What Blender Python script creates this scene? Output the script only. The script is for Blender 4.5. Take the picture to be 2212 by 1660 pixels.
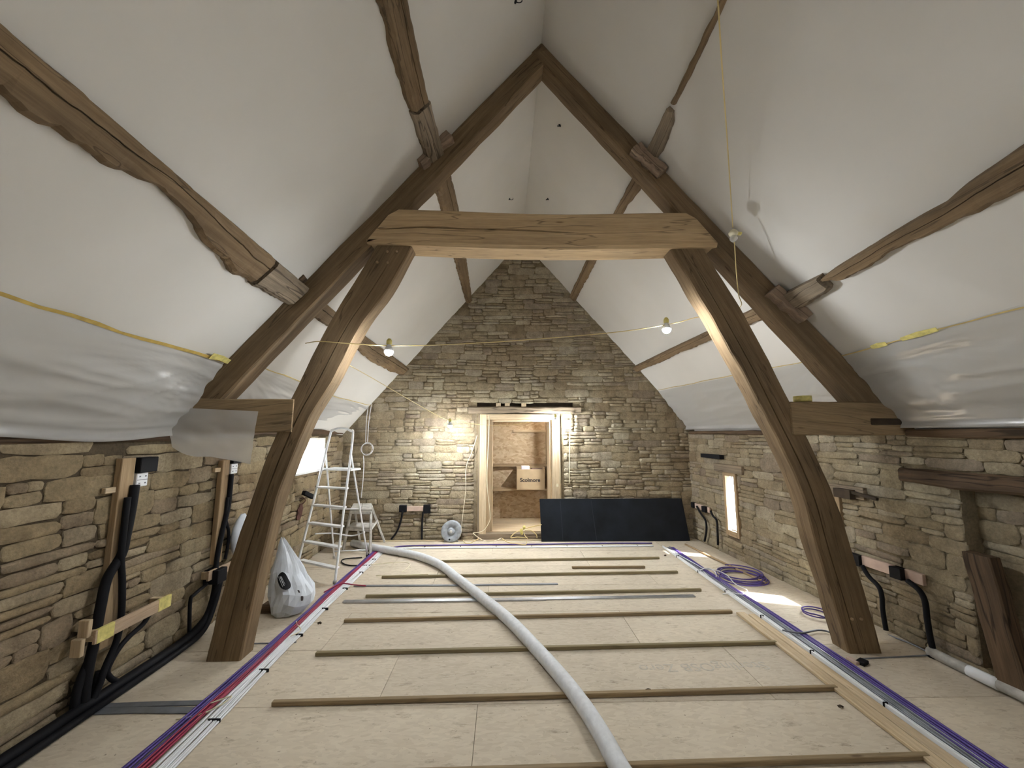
import bpy, bmesh, math, random
from mathutils import Vector, Matrix, noise
for o in list(bpy.data.objects): bpy.data.objects.remove(o, do_unlink=True)
SC = bpy.context.scene; COL = SC.collection
V = Vector
# ------------------------------------------------------------------ camera
F, W, H = 840.0, 2212.0, 1660.0            # focal length in pixels of a 2212 x 1660 frame
EYE = V((0, 0, 1.6))
YAW = math.radians(1.2276); PITCH = math.radians(7.1234)
FWD = V((math.sin(YAW)*math.cos(PITCH), math.cos(YAW)*math.cos(PITCH), math.sin(PITCH)))
RGT = V((math.cos(YAW), -math.sin(YAW), 0)); UPV = RGT.cross(FWD)
cam_d = bpy.data.cameras.new('camera'); cam = bpy.data.objects.new('camera', cam_d); COL.objects.link(cam)
cam_d.sensor_width = 36; cam_d.lens = 36*F/W; cam_d.clip_start = 0.02; cam_d.clip_end = 300
cam.matrix_world = Matrix.Translation(EYE) @ Matrix((RGT, UPV, -FWD)).transposed().to_4x4()
SC.camera = cam
# ------------------------------------------------------------------ light
wd = bpy.data.worlds.new('sky'); SC.world = wd; wd.use_nodes = True
bg = wd.node_tree.nodes['Background']; bg.inputs[0].default_value = (0.86, 0.93, 1.0, 1); bg.inputs[1].default_value = 13.0
sd = bpy.data.lights.new('sun', 'SUN'); sd.energy = 30.0; sd.angle = math.radians(3.0); sd.color = (1, .95, .86)
sun = bpy.data.objects.new('sun', sd); COL.objects.link(sun)
sun.rotation_euler = V((-1.0, 0.34, -1.10)).to_track_quat('-Z', 'Y').to_euler()
BULB = 900.0                                # radiance of one festoon bulb
SC.view_settings.view_transform = 'Standard'; SC.view_settings.look = 'None'
SC.view_settings.gamma = 1.0; SC.view_settings.use_curve_mapping = False
SC.view_settings.exposure = 1.3
# ------------------------------------------------------------------ measuring helpers: photo point -> point on a plane of the building
def ray(u, v): return FWD + RGT*((u-W/2)/F) + UPV*((H/2-v)/F)
def fl(u, v, z=0.0): d = ray(u, v); return EYE + d*((z-EYE.z)/d.z)
def atx(u, v, x): d = ray(u, v); return EYE + d*(x/d.x)
def aty(u, v, y): d = ray(u, v); return EYE + d*(y/d.y)
def onp(u, v, p, n): d = ray(u, v); return EYE + d*((V(p)-EYE).dot(n)/d.dot(n))
XL = -2.47; YF = 6.10                        # faces of the left and far walls
RP = V((2.9, 6.12, 0)); RD = V((2.9-3.17, 6.12-2.5, 0)).normalized()   # right wall runs along RD
RN = V((-RD.y, RD.x, 0))                     # into the room
def rw(u, v): return onp(u, v, RP, RN)
def rws(s, z, d=0.0): return RP - RD*s + RN*d + V((0, 0, z))   # s: metres towards the camera from the far corner
RIDGE = V((.32, 3, 4.98)); RIDGE2 = V((.30, 6.12, 4.77))
RD_R = (RIDGE2-RIDGE)/(RIDGE2.y-RIDGE.y)
def cplane(p1):
    n = (V(p1)-RIDGE).cross(RIDGE2-RIDGE).normalized()
    if n.z > 0: n = -n
    return n
NL = cplane((-2.58, 3, 1.64)); NR = cplane((3.17, 3, 1.672))
def cz(n, x, y): return RIDGE.z - (n.x*(x-RIDGE.x) + n.y*(y-RIDGE.y))/n.z
def cpt(n, x, y, d=0.0): return V((x, y, cz(n, x, y))) + n*d      # d: metres below the ceiling skin
# ------------------------------------------------------------------ materials
def new_mat(name):
    m = bpy.data.materials.new(name); m.use_nodes = True
    nt = m.node_tree; return m, nt, nt.nodes['Principled BSDF']
def nd(nt, t, **kw):
    n = nt.nodes.new(t)
    for k, v in kw.items():
        if k[0] == 'i' and k[1:].isdigit(): n.inputs[int(k[1:])].default_value = v
        else: setattr(n, k, v)
    return n
def ramp(nt, fac, stops):
    r = nt.nodes.new('ShaderNodeValToRGB'); e = r.color_ramp.elements
    while len(e) < len(stops): e.new(.5)
    for q, (p, c) in zip(e, stops): q.position = p; q.color = (c[0], c[1], c[2], 1) if len(c) == 3 else c
    nt.links.new(fac, r.inputs[0]); return r
def noise_n(nt, vec, scale, detail=4, rough=.55, map_scale=None):
    if map_scale:
        mp = nd(nt, 'ShaderNodeMapping'); mp.inputs['Scale'].default_value = map_scale
        nt.links.new(vec, mp.inputs[0]); vec = mp.outputs[0]
    n = nd(nt, 'ShaderNodeTexNoise'); n.inputs['Scale'].default_value = scale
    n.inputs['Detail'].default_value = detail; n.inputs['Roughness'].default_value = rough
    nt.links.new(vec, n.inputs['Vector']); return n
def mixc(nt, fac, a, b, mode='MIX'):
    m = nt.nodes.new('ShaderNodeMix'); m.data_type = 'RGBA'; m.blend_type = mode
    for s, v in ((0, fac), (6, a), (7, b)):
        if hasattr(v, 'is_linked') or hasattr(v, 'links'): nt.links.new(v, m.inputs[s])
        else: m.inputs[s].default_value = v if s == 0 else (*v, 1)
    return m.outputs[2]
def bump(nt, bs, h, strength=.3, dist=.01):
    b = nd(nt, 'ShaderNodeBump'); b.inputs['Strength'].default_value = strength; b.inputs['Distance'].default_value = dist
    nt.links.new(h, b.inputs['Height']); nt.links.new(b.outputs[0], bs.inputs['Normal'])
def plain(name, c, rough=.6, metal=0.0, var=.12, vscale=6, spec=.4, bmp=0.0):
    m, nt, bs = new_mat(name); bs.inputs['Roughness'].default_value = rough; bs.inputs['Metallic'].default_value = metal
    bs.inputs['Specular IOR Level'].default_value = spec
    tc = nd(nt, 'ShaderNodeTexCoord'); n = noise_n(nt, tc.outputs['Object'], vscale, 5)
    r = ramp(nt, n.outputs[0], [(.3, [x*(1-var) for x in c]), (.7, [min(1, x*(1+var)) for x in c])])
    nt.links.new(r.outputs[0], bs.inputs['Base Color'])
    if bmp: bump(nt, bs, n.outputs[0], bmp, .004)
    return m
def timber(name, lo, hi, crack=.55, stain=.6, rough=.75, gscale=1.0, knots=True, cw=.008):
    m, nt, bs = new_mat(name); bs.inputs['Roughness'].default_value = rough; bs.inputs['Specular IOR Level'].default_value = .25
    a = nd(nt, 'ShaderNodeAttribute', attribute_name='gc'); oi = nd(nt, 'ShaderNodeObjectInfo')
    off = nd(nt, 'ShaderNodeVectorMath', operation='MULTIPLY_ADD')
    nt.links.new(oi.outputs['Random'], off.inputs[0]); off.inputs[1].default_value = (17, 5, 9); nt.links.new(a.outputs['Vector'], off.inputs[2])
    vec = off.outputs[0]
    g1 = noise_n(nt, vec, 1.0, 6, .6, (.9*gscale, 30*gscale, 30*gscale))
    g2 = noise_n(nt, vec, 1.0, 3, .6, (6*gscale, 150*gscale, 150*gscale))
    base = ramp(nt, g1.outputs[0], [(.3, lo), (.55, [(x+y)/2 for x, y in zip(lo, hi)]), (.75, hi)]).outputs[0]
    fine = ramp(nt, g2.outputs[0], [(.3, (.82,)*3), (.7, (1.1,)*3)]).outputs[0]
    base = mixc(nt, 1.0, base, fine, 'MULTIPLY')
    s = noise_n(nt, vec, 1.0, 4, .6, (1.6, 5, 5))
    sr = ramp(nt, s.outputs[0], [(.30, (1-stain*.55,)*3), (.62, (1.06, 1.04, 1.0))]).outputs[0]
    base = mixc(nt, 1.0, base, sr, 'MULTIPLY')
    hgt = g1.outputs[0]
    if crack:
        c = noise_n(nt, vec, 1.0, 3, .5, (.55, 9, 9))
        cr = ramp(nt, c.outputs[0], [(.5-cw*2, (1, 1, 1)), (.5-cw*.6, (1-crack,)*3), (.5+cw*.6, (1-crack,)*3), (.5+cw*2, (1, 1, 1))]).outputs[0]
        base = mixc(nt, 1.0, base, cr, 'MULTIPLY')
        hm = nd(nt, 'ShaderNodeMath', operation='MULTIPLY'); nt.links.new(cr, hm.inputs[0]); nt.links.new(g1.outputs[0], hm.inputs[1]); hgt = hm.outputs[0]
    if knots:
        k = nd(nt, 'ShaderNodeTexVoronoi'); mp = nd(nt, 'ShaderNodeMapping'); mp.inputs['Scale'].default_value = (1.7, 7, 7)
        nt.links.new(vec, mp.inputs[0]); nt.links.new(mp.outputs[0], k.inputs['Vector']); k.inputs['Scale'].default_value = 1.0
        kr = ramp(nt, k.outputs['Distance'], [(.03, (.35, .28, .24)), (.075, (1, 1, 1))]).outputs[0]
        base = mixc(nt, .75, base, kr, 'MULTIPLY')
    nt.links.new(base, bs.inputs['Base Color']); bump(nt, bs, hgt, .45, .006); return m
OAK = timber('old_oak', (.165, .110, .060), (.275, .195, .114), .5, .6, cw=.004)
OAK2 = timber('old_oak_pale', (.46, .33, .19), (.64, .48, .295), .5, .3, cw=.004)
OAK3 = timber('old_oak_mid', (.24, .17, .095), (.37, .27, .16), .4, .5, cw=.004)
OAKD = timber('old_oak_dark', (.060, .038, .022), (.17, .11, .065), .6, .6)
PINE = timber('sawn_pine', (.31, .215, .125), (.47, .35, .215), .2, .3, gscale=1.5)
PINEP = timber('pale_pine', (.46, .35, .22), (.66, .54, .38), .12, .2, gscale=1.5)
TREAT = timber('treated_pine', (.25, .19, .10), (.42, .33, .18), .25, .3, gscale=1.5)
CLEAT = timber('rough_cleat_oak', (.22, .155, .11), (.40, .30, .22), .5, .6)
SILLW = timber('greyed_timber', (.17, .13, .09), (.36, .29, .21), .6, .5)
def stone_mat(name, tint=(1, 1, 1), light=1.0):
    m, nt, bs = new_mat(name); bs.inputs['Roughness'].default_value = .93; bs.inputs['Specular IOR Level'].default_value = .15
    oi = nd(nt, 'ShaderNodeObjectInfo'); ge = nd(nt, 'ShaderNodeNewGeometry')
    ad = nd(nt, 'ShaderNodeMath', operation='ADD'); nt.links.new(oi.outputs['Random'], ad.inputs[0]); nt.links.new(ge.outputs['Random Per Island'], ad.inputs[1])
    fr = nd(nt, 'ShaderNodeMath', operation='FRACT'); nt.links.new(ad.outputs[0], fr.inputs[0])
    L = lambda c: [x*t*light for x, t in zip(c, tint)]
    base = ramp(nt, fr.outputs[0], [(0, L((.225, .180, .120))), (.2, L((.31, .262, .185))), (.42, L((.27, .225, .155))), (.62, L((.37, .325, .245))), (.8, L((.30, .262, .205))), (1, L((.24, .195, .150)))]).outputs[0]
    n1 = noise_n(nt, ge.outputs['Position'], 9, 6, .62); n2 = noise_n(nt, ge.outputs['Position'], 55, 5, .65)
    n3 = noise_n(nt, ge.outputs['Position'], 1.3, 3, .5)
    base = mixc(nt, 1.0, base, ramp(nt, n1.outputs[0], [(.3, (.72, .70, .68)), (.7, (1.2, 1.19, 1.15))]).outputs[0], 'MULTIPLY')
    base = mixc(nt, 1.0, base, ramp(nt, n2.outputs[0], [(.3, (.78,)*3), (.7, (1.16,)*3)]).outputs[0], 'MULTIPLY')
    base = mixc(nt, 1.0, base, ramp(nt, n3.outputs[0], [(.35, (.9, .85, .8)), (.65, (1.05, 1.07, 1.05))]).outputs[0], 'MULTIPLY')
    nt.links.new(base, bs.inputs['Base Color'])
    ma = nd(nt, 'ShaderNodeMath', operation='MULTIPLY_ADD', i1=.35); nt.links.new(n2.outputs[0], ma.inputs[0]); nt.links.new(n1.outputs[0], ma.inputs[2])
    bump(nt, bs, ma.outputs[0], .75, .02); return m
STONE = stone_mat('rubble_stone'); MORTAR = stone_mat('lime_mortar', (1, .96, .88), .72); MORTARD = stone_mat('earth_mortar', (1, .9, .8), .30)
STONE_L = stone_mat('rubble_stone_brown', (1.0, .95, .88), .95)
PLASTW = plain('limewashed_reveal', (.80, .77, .70), .9, var=.15, vscale=14, bmp=.4)
def ceiling_mat():
    m, nt, bs = new_mat('ceiling_membrane'); bs.inputs['Roughness'].default_value = .8; bs.inputs['Specular IOR Level'].default_value = .2
    ge = nd(nt, 'ShaderNodeNewGeometry'); n = noise_n(nt, ge.outputs['Position'], .9, 3)
    r = ramp(nt, n.outputs[0], [(.3, (.60, .575, .53)), (.7, (.66, .635, .59))]); nt.links.new(r.outputs[0], bs.inputs['Base Color'])
    n2 = noise_n(nt, ge.outputs['Position'], 1.6, 2); bump(nt, bs, n2.outputs[0], .12, .08); return m
CEIL = ceiling_mat()
def osb_mat(name, cols, fl_scale, contrast=1.0, dirt=.5):
    m, nt, bs = new_mat(name); bs.inputs['Roughness'].default_value = .78; bs.inputs['Specular IOR Level'].default_value = .25
    ge = nd(nt, 'ShaderNodeNewGeometry'); oi = nd(nt, 'ShaderNodeObjectInfo')
    mp = nd(nt, 'ShaderNodeMapping'); nt.links.new(ge.outputs['Position'], mp.inputs[0]); mp.inputs['Scale'].default_value = (.55, 1.35, 1.0)
    wn = noise_n(nt, mp.outputs[0], 5, 3)
    wv = mixc(nt, .12, mp.outputs[0], wn.outputs['Color'], 'ADD')
    vo = nd(nt, 'ShaderNodeTexVoronoi'); vo.inputs['Scale'].default_value = fl_scale; vo.inputs['Randomness'].default_value = 1; nt.links.new(wv, vo.inputs['Vector'])
    vb = nd(nt, 'ShaderNodeSeparateColor'); nt.links.new(vo.outputs['Color'], vb.inputs[0])
    base = ramp(nt, vb.outputs[0], [(0, cols[0]), (.35, cols[1]), (.7, cols[2]), (1, cols[3])]).outputs[0]
    big = noise_n(nt, ge.outputs['Position'], 1.1, 4, .6); base = mixc(nt, 1.0, base, ramp(nt, big.outputs[0], [(.3, (.88, .87, .85)), (.7, (1.07, 1.06, 1.04))]).outputs[0], 'MULTIPLY')
    ds = noise_n(nt, mp.outputs[0], 11, 5, .7); base = mixc(nt, dirt, base, ramp(nt, ds.outputs[0], [(.30, (.50, .46, .42)), (.42, (1, 1, 1))]).outputs[0], 'MULTIPLY')
    sp = noise_n(nt, ge.outputs['Position'], 42, 2, .5); base = mixc(nt, dirt, base, ramp(nt, sp.outputs[0], [(.24, (.25, .22, .2)), (.3, (1, 1, 1))]).outputs[0], 'MULTIPLY')
    pr = ramp(nt, oi.outputs['Random'], [(0, (.95, .94, .93)), (1, (1.05, 1.04, 1.02))]).outputs[0]; base = mixc(nt, 1.0, base, pr, 'MULTIPLY')
    nt.links.new(base, bs.inputs['Base Color']); bump(nt, bs, vb.outputs[0], .08, .002); return m
FLOORM = osb_mat('dusty_board_floor', [(.505, .44, .35), (.55, .485, .39), (.585, .52, .42), (.525, .46, .37)], 48, dirt=.72)
OSBM = osb_mat('raw_strand_board', [(.42, .30, .18), (.54, .41, .265), (.64, .51, .35), (.48, .355, .22)], 34, dirt=.3)
GAPM = plain('floor_gap', (.09, .07, .05), .9)
BLACKP = plain('black_plastic', (.008, .008, .010), .6, var=.2, spec=.15)
BLACKB = plain('black_rubber_board', (.009, .0115, .016), .65, var=.45, vscale=3, spec=.2, bmp=.15)
WHITEP = plain('white_plastic', (.78, .79, .80), .45, var=.05)
CREAM = plain('cream_cable', (.72, .66, .48), .5, var=.08)
YELLOWC = plain('yellow_cable', (.62, .49, .22), .5, var=.1)
YTAPE = plain('yellow_tape', (.50, .35, .095), .5, var=.2, vscale=20)
YTAPE3 = plain('worn_yellow_tape', (.52, .40, .17), .6, var=.2, vscale=20)
YTAPE2 = plain('pale_yellow_tape', (.66, .58, .20), .5, var=.25, vscale=30)
PURPLE = plain('purple_cable', (.075, .045, .22), .45, var=.2)
REDC = plain('red_cable', (.27, .02, .055), .45, var=.2)
WHITEC = plain('white_cable', (.70, .71, .73), .5, var=.06)
STEEL = plain('galvanised_steel', (.46, .48, .51), .38, metal=.9, var=.15, vscale=9)
GREYM = plain('grey_metal_strip', (.20, .21, .23), .5, metal=.5, var=.25, vscale=7)
ALU = plain('dusty_aluminium', (.80, .81, .82), .45, metal=.15, var=.12, vscale=15)
HOSE = plain('dusty_white_hose', (.62, .63, .64), .55, var=.09, vscale=30, bmp=.3)
PLY = timber('plywood', (.42, .30, .20), (.56, .43, .31), 0, .25, gscale=2, knots=False)
PINKP = plain('pink_plasterboard_offcut', (.50, .37, .30), .85, var=.12, vscale=12)
CARD = plain('cardboard', (.42, .31, .185), .85, var=.08, vscale=8)
INK = plain('dark_ink', (.03, .022, .02), .7)
FADED = plain('faded_floor_ink', (.455, .415, .345), .8, var=.15, vscale=30)
BRONZE = plain('rusty_iron', (.085, .035, .025), .8, var=.3, vscale=25)
REELM = plain('grey_reel_plastic', (.30, .32, .34), .55, var=.25, vscale=22)
DUSTY = plain('dusty_grey_step', (.46, .44, .40), .7, var=.3, vscale=14)
SACKM = plain('white_plastic_sack', (.60, .64, .69), .42, var=.08, vscale=12)
DARKV = plain('slot_shade_and_dark_scrap', (.05, .035, .022), .9, var=.4, vscale=10)  # near-black tone for slot shade, also used on debris and iron
LAGG = plain('dusty_pipe_lagging', (.42, .40, .36), .85, var=.25, vscale=12)
def film_mat(name, col, alpha, rough=.3):
    m = bpy.data.materials.new(name); m.use_nodes = True; nt = m.node_tree; nt.nodes.clear()
    out = nd(nt, 'ShaderNodeOutputMaterial'); df = nd(nt, 'ShaderNodeBsdfDiffuse'); df.inputs[0].default_value = (*col, 1)
    tl = nd(nt, 'ShaderNodeBsdfTranslucent'); tl.inputs[0].default_value = (*col, 1); gl = nd(nt, 'ShaderNodeBsdfGlossy'); gl.inputs['Roughness'].default_value = rough
    tr = nd(nt, 'ShaderNodeBsdfTransparent')
    a = nd(nt, 'ShaderNodeMixShader', i0=.4); nt.links.new(df.outputs[0], a.inputs[1]); nt.links.new(tl.outputs[0], a.inputs[2])
    b = nd(nt, 'ShaderNodeMixShader', i0=.14); nt.links.new(a.outputs[0], b.inputs[1]); nt.links.new(gl.outputs[0], b.inputs[2])
    c = nd(nt, 'ShaderNodeMixShader', i0=1-alpha); nt.links.new(b.outputs[0], c.inputs[1]); nt.links.new(tr.outputs[0], c.inputs[2])
    nt.links.new(c.outputs[0], out.inputs[0]); return m
FILM = film_mat('polythene_film', (.68, .67, .645), .86, .25); FILM2 = film_mat('thin_polythene_film', (.86, .86, .84), .62)
def glass_mat():
    m = bpy.data.materials.new('window_glass'); m.use_nodes = True; nt = m.node_tree; nt.nodes.clear()
    out = nd(nt, 'ShaderNodeOutputMaterial'); tr = nd(nt, 'ShaderNodeBsdfTransparent'); gl = nd(nt, 'ShaderNodeBsdfGlossy'); gl.inputs['Roughness'].default_value = .02
    a = nd(nt, 'ShaderNodeMixShader', i0=.06); nt.links.new(tr.outputs[0], a.inputs[1]); nt.links.new(gl.outputs[0], a.inputs[2]); nt.links.new(a.outputs[0], out.inputs[0]); return m
GLASS = glass_mat()
def emit_mat(name, c, s):
    m = bpy.data.materials.new(name); m.use_nodes = True; nt = m.node_tree; nt.nodes.clear()
    out = nd(nt, 'ShaderNodeOutputMaterial'); e = nd(nt, 'ShaderNodeEmission'); e.inputs[0].default_value = (*c, 1); e.inputs[1].default_value = s
    nt.links.new(e.outputs[0], out.inputs[0]); return m
# ------------------------------------------------------------------ mesh helpers
def props(o, label=None, cat=None, group=None, kind=None):
    for k, v in (('label', label), ('category', cat), ('group', group), ('kind', kind)):
        if v: o[k] = v
    return o
def adopt(o, parent):
    if parent: o.parent = parent; o.matrix_parent_inverse = Matrix.Translation(-parent.location)
    return o
def mk(name, verts, faces, m, parent=None, gc=None, smooth=False):
    me = bpy.data.meshes.new(name); me.from_pydata([tuple(v) for v in verts], [], faces); me.validate(); me.update()
    if gc is None:
        mn = [min(v[i] for v in verts) for i in range(3)]; mx = [max(v[i] for v in verts) for i in range(3)]
        ax = sorted(range(3), key=lambda i: -(mx[i]-mn[i])); gc = [(v[ax[0]], v[ax[1]], v[ax[2]]) for v in verts]
    if len(me.vertices) == len(gc):
        at = me.attributes.new('gc', 'FLOAT_VECTOR', 'POINT')
        at.data.foreach_set('vector', [c for g in gc for c in g])
    if smooth: me.polygons.foreach_set('use_smooth', [True]*len(me.polygons))
    me.materials.append(m); o = bpy.data.objects.new(name, me); COL.objects.link(o); return adopt(o, parent)
def thing(name, loc, label, cat, group=None):
    o = bpy.data.objects.new(name, None); COL.objects.link(o); o.location = V(loc); o.empty_display_size = .05
    return props(o, label, cat, group)
def loft_data(rings, cap=True, straight=False):
    n = len(rings[0]); vs = [p for r in rings for p in r]; fs = []
    for i in range(len(rings)-1):
        for j in range(n):
            a = i*n+j; b = i*n+(j+1) % n; fs.append((a, b, b+n, a+n))
    if cap: fs.append(tuple(range(n-1, -1, -1))); k = (len(rings)-1)*n; fs.append(tuple(range(k, k+n)))
    cen = [sum(r, V((0, 0, 0)))/n for r in rings]; s = 0; gc = []
    ax = (cen[-1]-cen[0]).normalized(); e1 = ax.cross(V((0.13, .97, .2))).normalized(); e2 = ax.cross(e1)
    for i, r in enumerate(rings):
        if i: s += (cen[i]-cen[i-1]).length
        gc += [((p-cen[0]).dot(ax), (p-cen[0]).dot(e1), (p-cen[0]).dot(e2)) if straight else (s, (p-cen[i]).dot(e1), (p-cen[i]).dot(e2)) for p in r]
    return vs, fs, gc
def loft(name, rings, m, parent=None, smooth=False, cap=True, straight=False):
    vs, fs, gc = loft_data(rings, cap, straight); return mk(name, vs, fs, m, parent, gc, smooth)
def quad_ring(a, b, c, d, ch=.012):
    P = [V(a), V(b), V(c), V(d)]; out = []
    for i in range(4):
        p = P[i]; q = (P[i-1]-p); r = (P[(i+1) % 4]-p)
        out += [p+q.normalized()*min(ch, q.length*.3), p+r.normalized()*min(ch, r.length*.3)]
    return out
def rough_rings(rings, amp, freq=5, seed=0):
    for r in rings:
        for j in range(len(r)):
            r[j] = r[j] + noise.noise_vector(r[j]*freq + V((seed*3.1, seed*1.7, seed)))*amp
    return rings
def box_data(lo, hi, ch=.003):
    bm = bmesh.new(); bmesh.ops.create_cube(bm, size=1)
    for v in bm.verts: v.co = V([lo[i]+(v.co[i]+.5)*(hi[i]-lo[i]) for i in range(3)])
    if ch: bmesh.ops.bevel(bm, geom=list(bm.edges), offset=min(ch, .3*min(hi[i]-lo[i] for i in range(3))), segments=1, affect='EDGES')
    bm.verts.index_update(); vs = [v.co.copy() for v in bm.verts]; fs = [[v.index for v in f.verts] for f in bm.faces]; bm.free(); return vs, fs
def box(name, lo, hi, m, parent=None, ch=.003, M=None):
    lo, hi = [min(a, b) for a, b in zip(lo, hi)], [max(a, b) for a, b in zip(lo, hi)]
    vs, fs = box_data(lo, hi, ch); d = [hi[i]-lo[i] for i in range(3)]; ax = sorted(range(3), key=lambda i: -d[i])
    gc = [(v[ax[0]], v[ax[1]], v[ax[2]]) for v in vs]
    if M: vs = [M @ v for v in vs]
    return mk(name, vs, fs, m, parent, gc)
def bar(name, p0, p1, w, h, m, parent=None, up=(0, 0, 1), ch=.003):
    """box from p0 to p1, width w sideways, height h along up, centred on the line"""
    p0, p1 = V(p0), V(p1); x = (p1-p0); L = x.length; x.normalize(); y = V(up).cross(x)
    if y.length < 1e-4: y = V((0, 1, 0)).cross(x)
    y.normalize(); z = x.cross(y); M = Matrix((x, y, z)).transposed().to_4x4(); M.translation = p0
    return box(name, (0, -w/2, -h/2), (L, w/2, h/2), m, parent, ch, M)
def cat(pts, sub=6):
    pts = [V(p) for p in pts]; out = []
    for i in range(len(pts)-1):
        p0, p1, p2, p3 = pts[max(i-1, 0)], pts[i], pts[i+1], pts[min(i+2, len(pts)-1)]
        for k in range(sub):
            t = k/sub; out.append(.5*((2*p1)+(p2-p0)*t+(2*p0-5*p1+4*p2-p3)*t*t+(3*p1-p0-3*p2+p3)*t**3))
    out.append(pts[-1]); return out
def tube_data(pts, r, n=8, ribs=0):
    rings = []; t0 = None; s = 0
    for i, p in enumerate(pts):
        t = (pts[min(i+1, len(pts)-1)]-pts[max(i-1, 0)]).normalized()
        if t0 is None: u = t.cross(V((0, 0, 1)) if abs(t.z) < .9 else V((1, 0, 0))).normalized()
        else: u = (u - t*u.dot(t)).normalized()
        t0 = t; w = t.cross(u); rr = r*(1+(ribs if i % 2 else 0)) if not callable(r) else r(i/(len(pts)-1))
        rings.append([p+(u*math.cos(2*math.pi*j/n)+w*math.sin(2*math.pi*j/n))*rr for j in range(n)])
    return rings
def tube(name, pts, r, m, parent=None, n=8, sub=6, ribs=0, smooth=True):
    return loft(name, tube_data(cat(pts, sub) if sub else [V(p) for p in pts], r, n, ribs), m, parent, smooth)
def lathe(name, prof, m, parent=None, n=20, M=None, smooth=True):
    vs = []; fs = []
    for r, z in prof: vs += [V((r*math.cos(2*math.pi*j/n), r*math.sin(2*math.pi*j/n), z)) for j in range(n)]
    for i in range(len(prof)-1):
        for j in range(n): a = i*n+j; b = i*n+(j+1) % n; fs.append((a, b, b+n, a+n))
    fs.append(tuple(range(n-1, -1, -1))); fs.append(tuple(range((len(prof)-1)*n, len(prof)*n)))
    if M: vs = [M @ v for v in vs]
    return mk(name, vs, fs, m, parent, None, smooth)
def frame_M(o, x, y, z): M = Matrix((V(x), V(y), V(z))).transposed().to_4x4(); M.translation = V(o); return M
# ------------------------------------------------------------------ room shell
YB = -3.2
def wall_body(name, M, length, height, thick, openings, m):
    """slab in local x (along), z (up), -y (into the masonry), with rectangular openings"""
    xs = sorted({0, length, *[a for o in openings for a in o[:2]]}); zs = sorted({0, height, *[a for o in openings for a in o[2:4]]})
    vs = []; fs = []
    for i in range(len(xs)-1):
        for k in range(len(zs)-1):
            cx, czz = (xs[i]+xs[i+1])/2, (zs[k]+zs[k+1])/2
            if any(o[0] < cx < o[1] and o[2] < czz < o[3] for o in openings): continue
            b, f = box_data((xs[i], -thick, zs[k]), (xs[i+1], 0, zs[k+1]), 0); n0 = len(vs); vs += [M @ v for v in b]; fs += [[a+n0 for a in q] for q in f]
    return mk(name, vs, fs, m)
POOL = []
def stone_pool():
    rnd = random.Random(11)
    for k in range(14):
        nx, nz = 6, 4; vs = []; fs = []
        ol = [(rnd.uniform(-.03, .03), rnd.uniform(-.10, .10)) for _ in range(24)]
        tilt = rnd.uniform(-.12, .12), rnd.uniform(-.15, .15)
        for j in range(nz):
            for i in range(nx):
                x = i/(nx-1)-.5; z = j/(nz-1)-.5; edge = (i in (0, nx-1)) + (j in (0, nz-1))
                if edge == 2: x *= rnd.uniform(.90, .985); z *= rnd.uniform(.76, .97)
                dx = rnd.uniform(-.03, .03); dz = rnd.uniform(-.07, .07)
                y = 1.0 - (.22 if edge == 1 else .34 if edge == 2 else 0) + rnd.uniform(-.16, .16) + x*tilt[0]*2 + z*tilt[1]*2
                vs.append((x+dx*.8, y, z+dz*.8))
        for j in range(nz-1):
            for i in range(nx-1): a = j*nx+i; fs.append((a, a+1, a+nx+1, a+nx))
        rim = [i for i in range(nx)] + [j*nx+nx-1 for j in range(1, nz)] + [(nz-1)*nx+i for i in range(nx-2, -1, -1)] + [j*nx for j in range(nz-2, 0, -1)]
        b0 = len(vs); vs += [(vs[r][0]*1.0, -.6, vs[r][2]*1.0) for r in rim]
        for q in range(len(rim)): a, b = rim[q], rim[(q+1) % len(rim)]; fs.append((a, b0+q, b0+(q+1) % len(rim), b))
        POOL.append((vs, fs))
stone_pool(); POOL_ME = {}
def pool_mesh(k, m):
    if (k, m.name) not in POOL_ME:
        me = bpy.data.meshes.new('stone'); me.from_pydata(POOL[k][0], [], POOL[k][1]); me.update(); me.materials.append(m)
        me.polygons.foreach_set('use_smooth', [True]*len(me.polygons)); POOL_ME[(k, m.name)] = me
    return POOL_ME[(k, m.name)]
def lay_stones(x0, x1, z0, z1, seed, wr, hr, keep, openings):
    rnd = random.Random(seed); out = []; z = z0
    while z < z1:
        hb = rnd.uniform(*hr); x = x0 - rnd.uniform(0, .2)
        while x < x1:
            w = rnd.uniform(*wr); c = rnd.random()
            cells = [(x, x+w, z, z+hb)]
            if c < .34: s = rnd.uniform(.4, .6); cells = [(x, x+w, z, z+hb*s), (x, x+w, z+hb*s, z+hb)]
            elif c < .5:
                s = rnd.uniform(.35, .65); t = rnd.uniform(.35, .65); cells = [(x, x+w, z, z+hb*s), (x, x+w*t, z+hb*s, z+hb), (x+w*t, x+w, z+hb*s, z+hb)]
            elif c < .58 and w > .25:
                s = rnd.uniform(.35, .65); t = rnd.uniform(.35, .65); cells = [(x, x+w*t, z, z+hb*s), (x+w*t, x+w, z, z+hb*s), (x, x+w, z+hb*s, z+hb)]
            out += cells; x += w
        z += hb
    res = []
    for a, b, c, d in out:
        a, b, c, d = max(a, x0), min(b, x1), c, min(d, z1)
        for o in openings:
            if a < o[1] and b > o[0] and c < o[3] and d > o[2]:
                opts = [(a, min(b, o[0]), c, d), (max(a, o[1]), b, c, d), (a, b, c, min(d, o[2])), (a, b, max(c, o[3]), d)]
                a, b, c, d = max(opts, key=lambda q: max(0, q[1]-q[0])*max(0, q[3]-q[2]))
        if b-a < .05 or d-c < .025 or not keep((a+b)/2, (c+d)/2): continue
        res.append((a, b, c, d))
    return res
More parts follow.
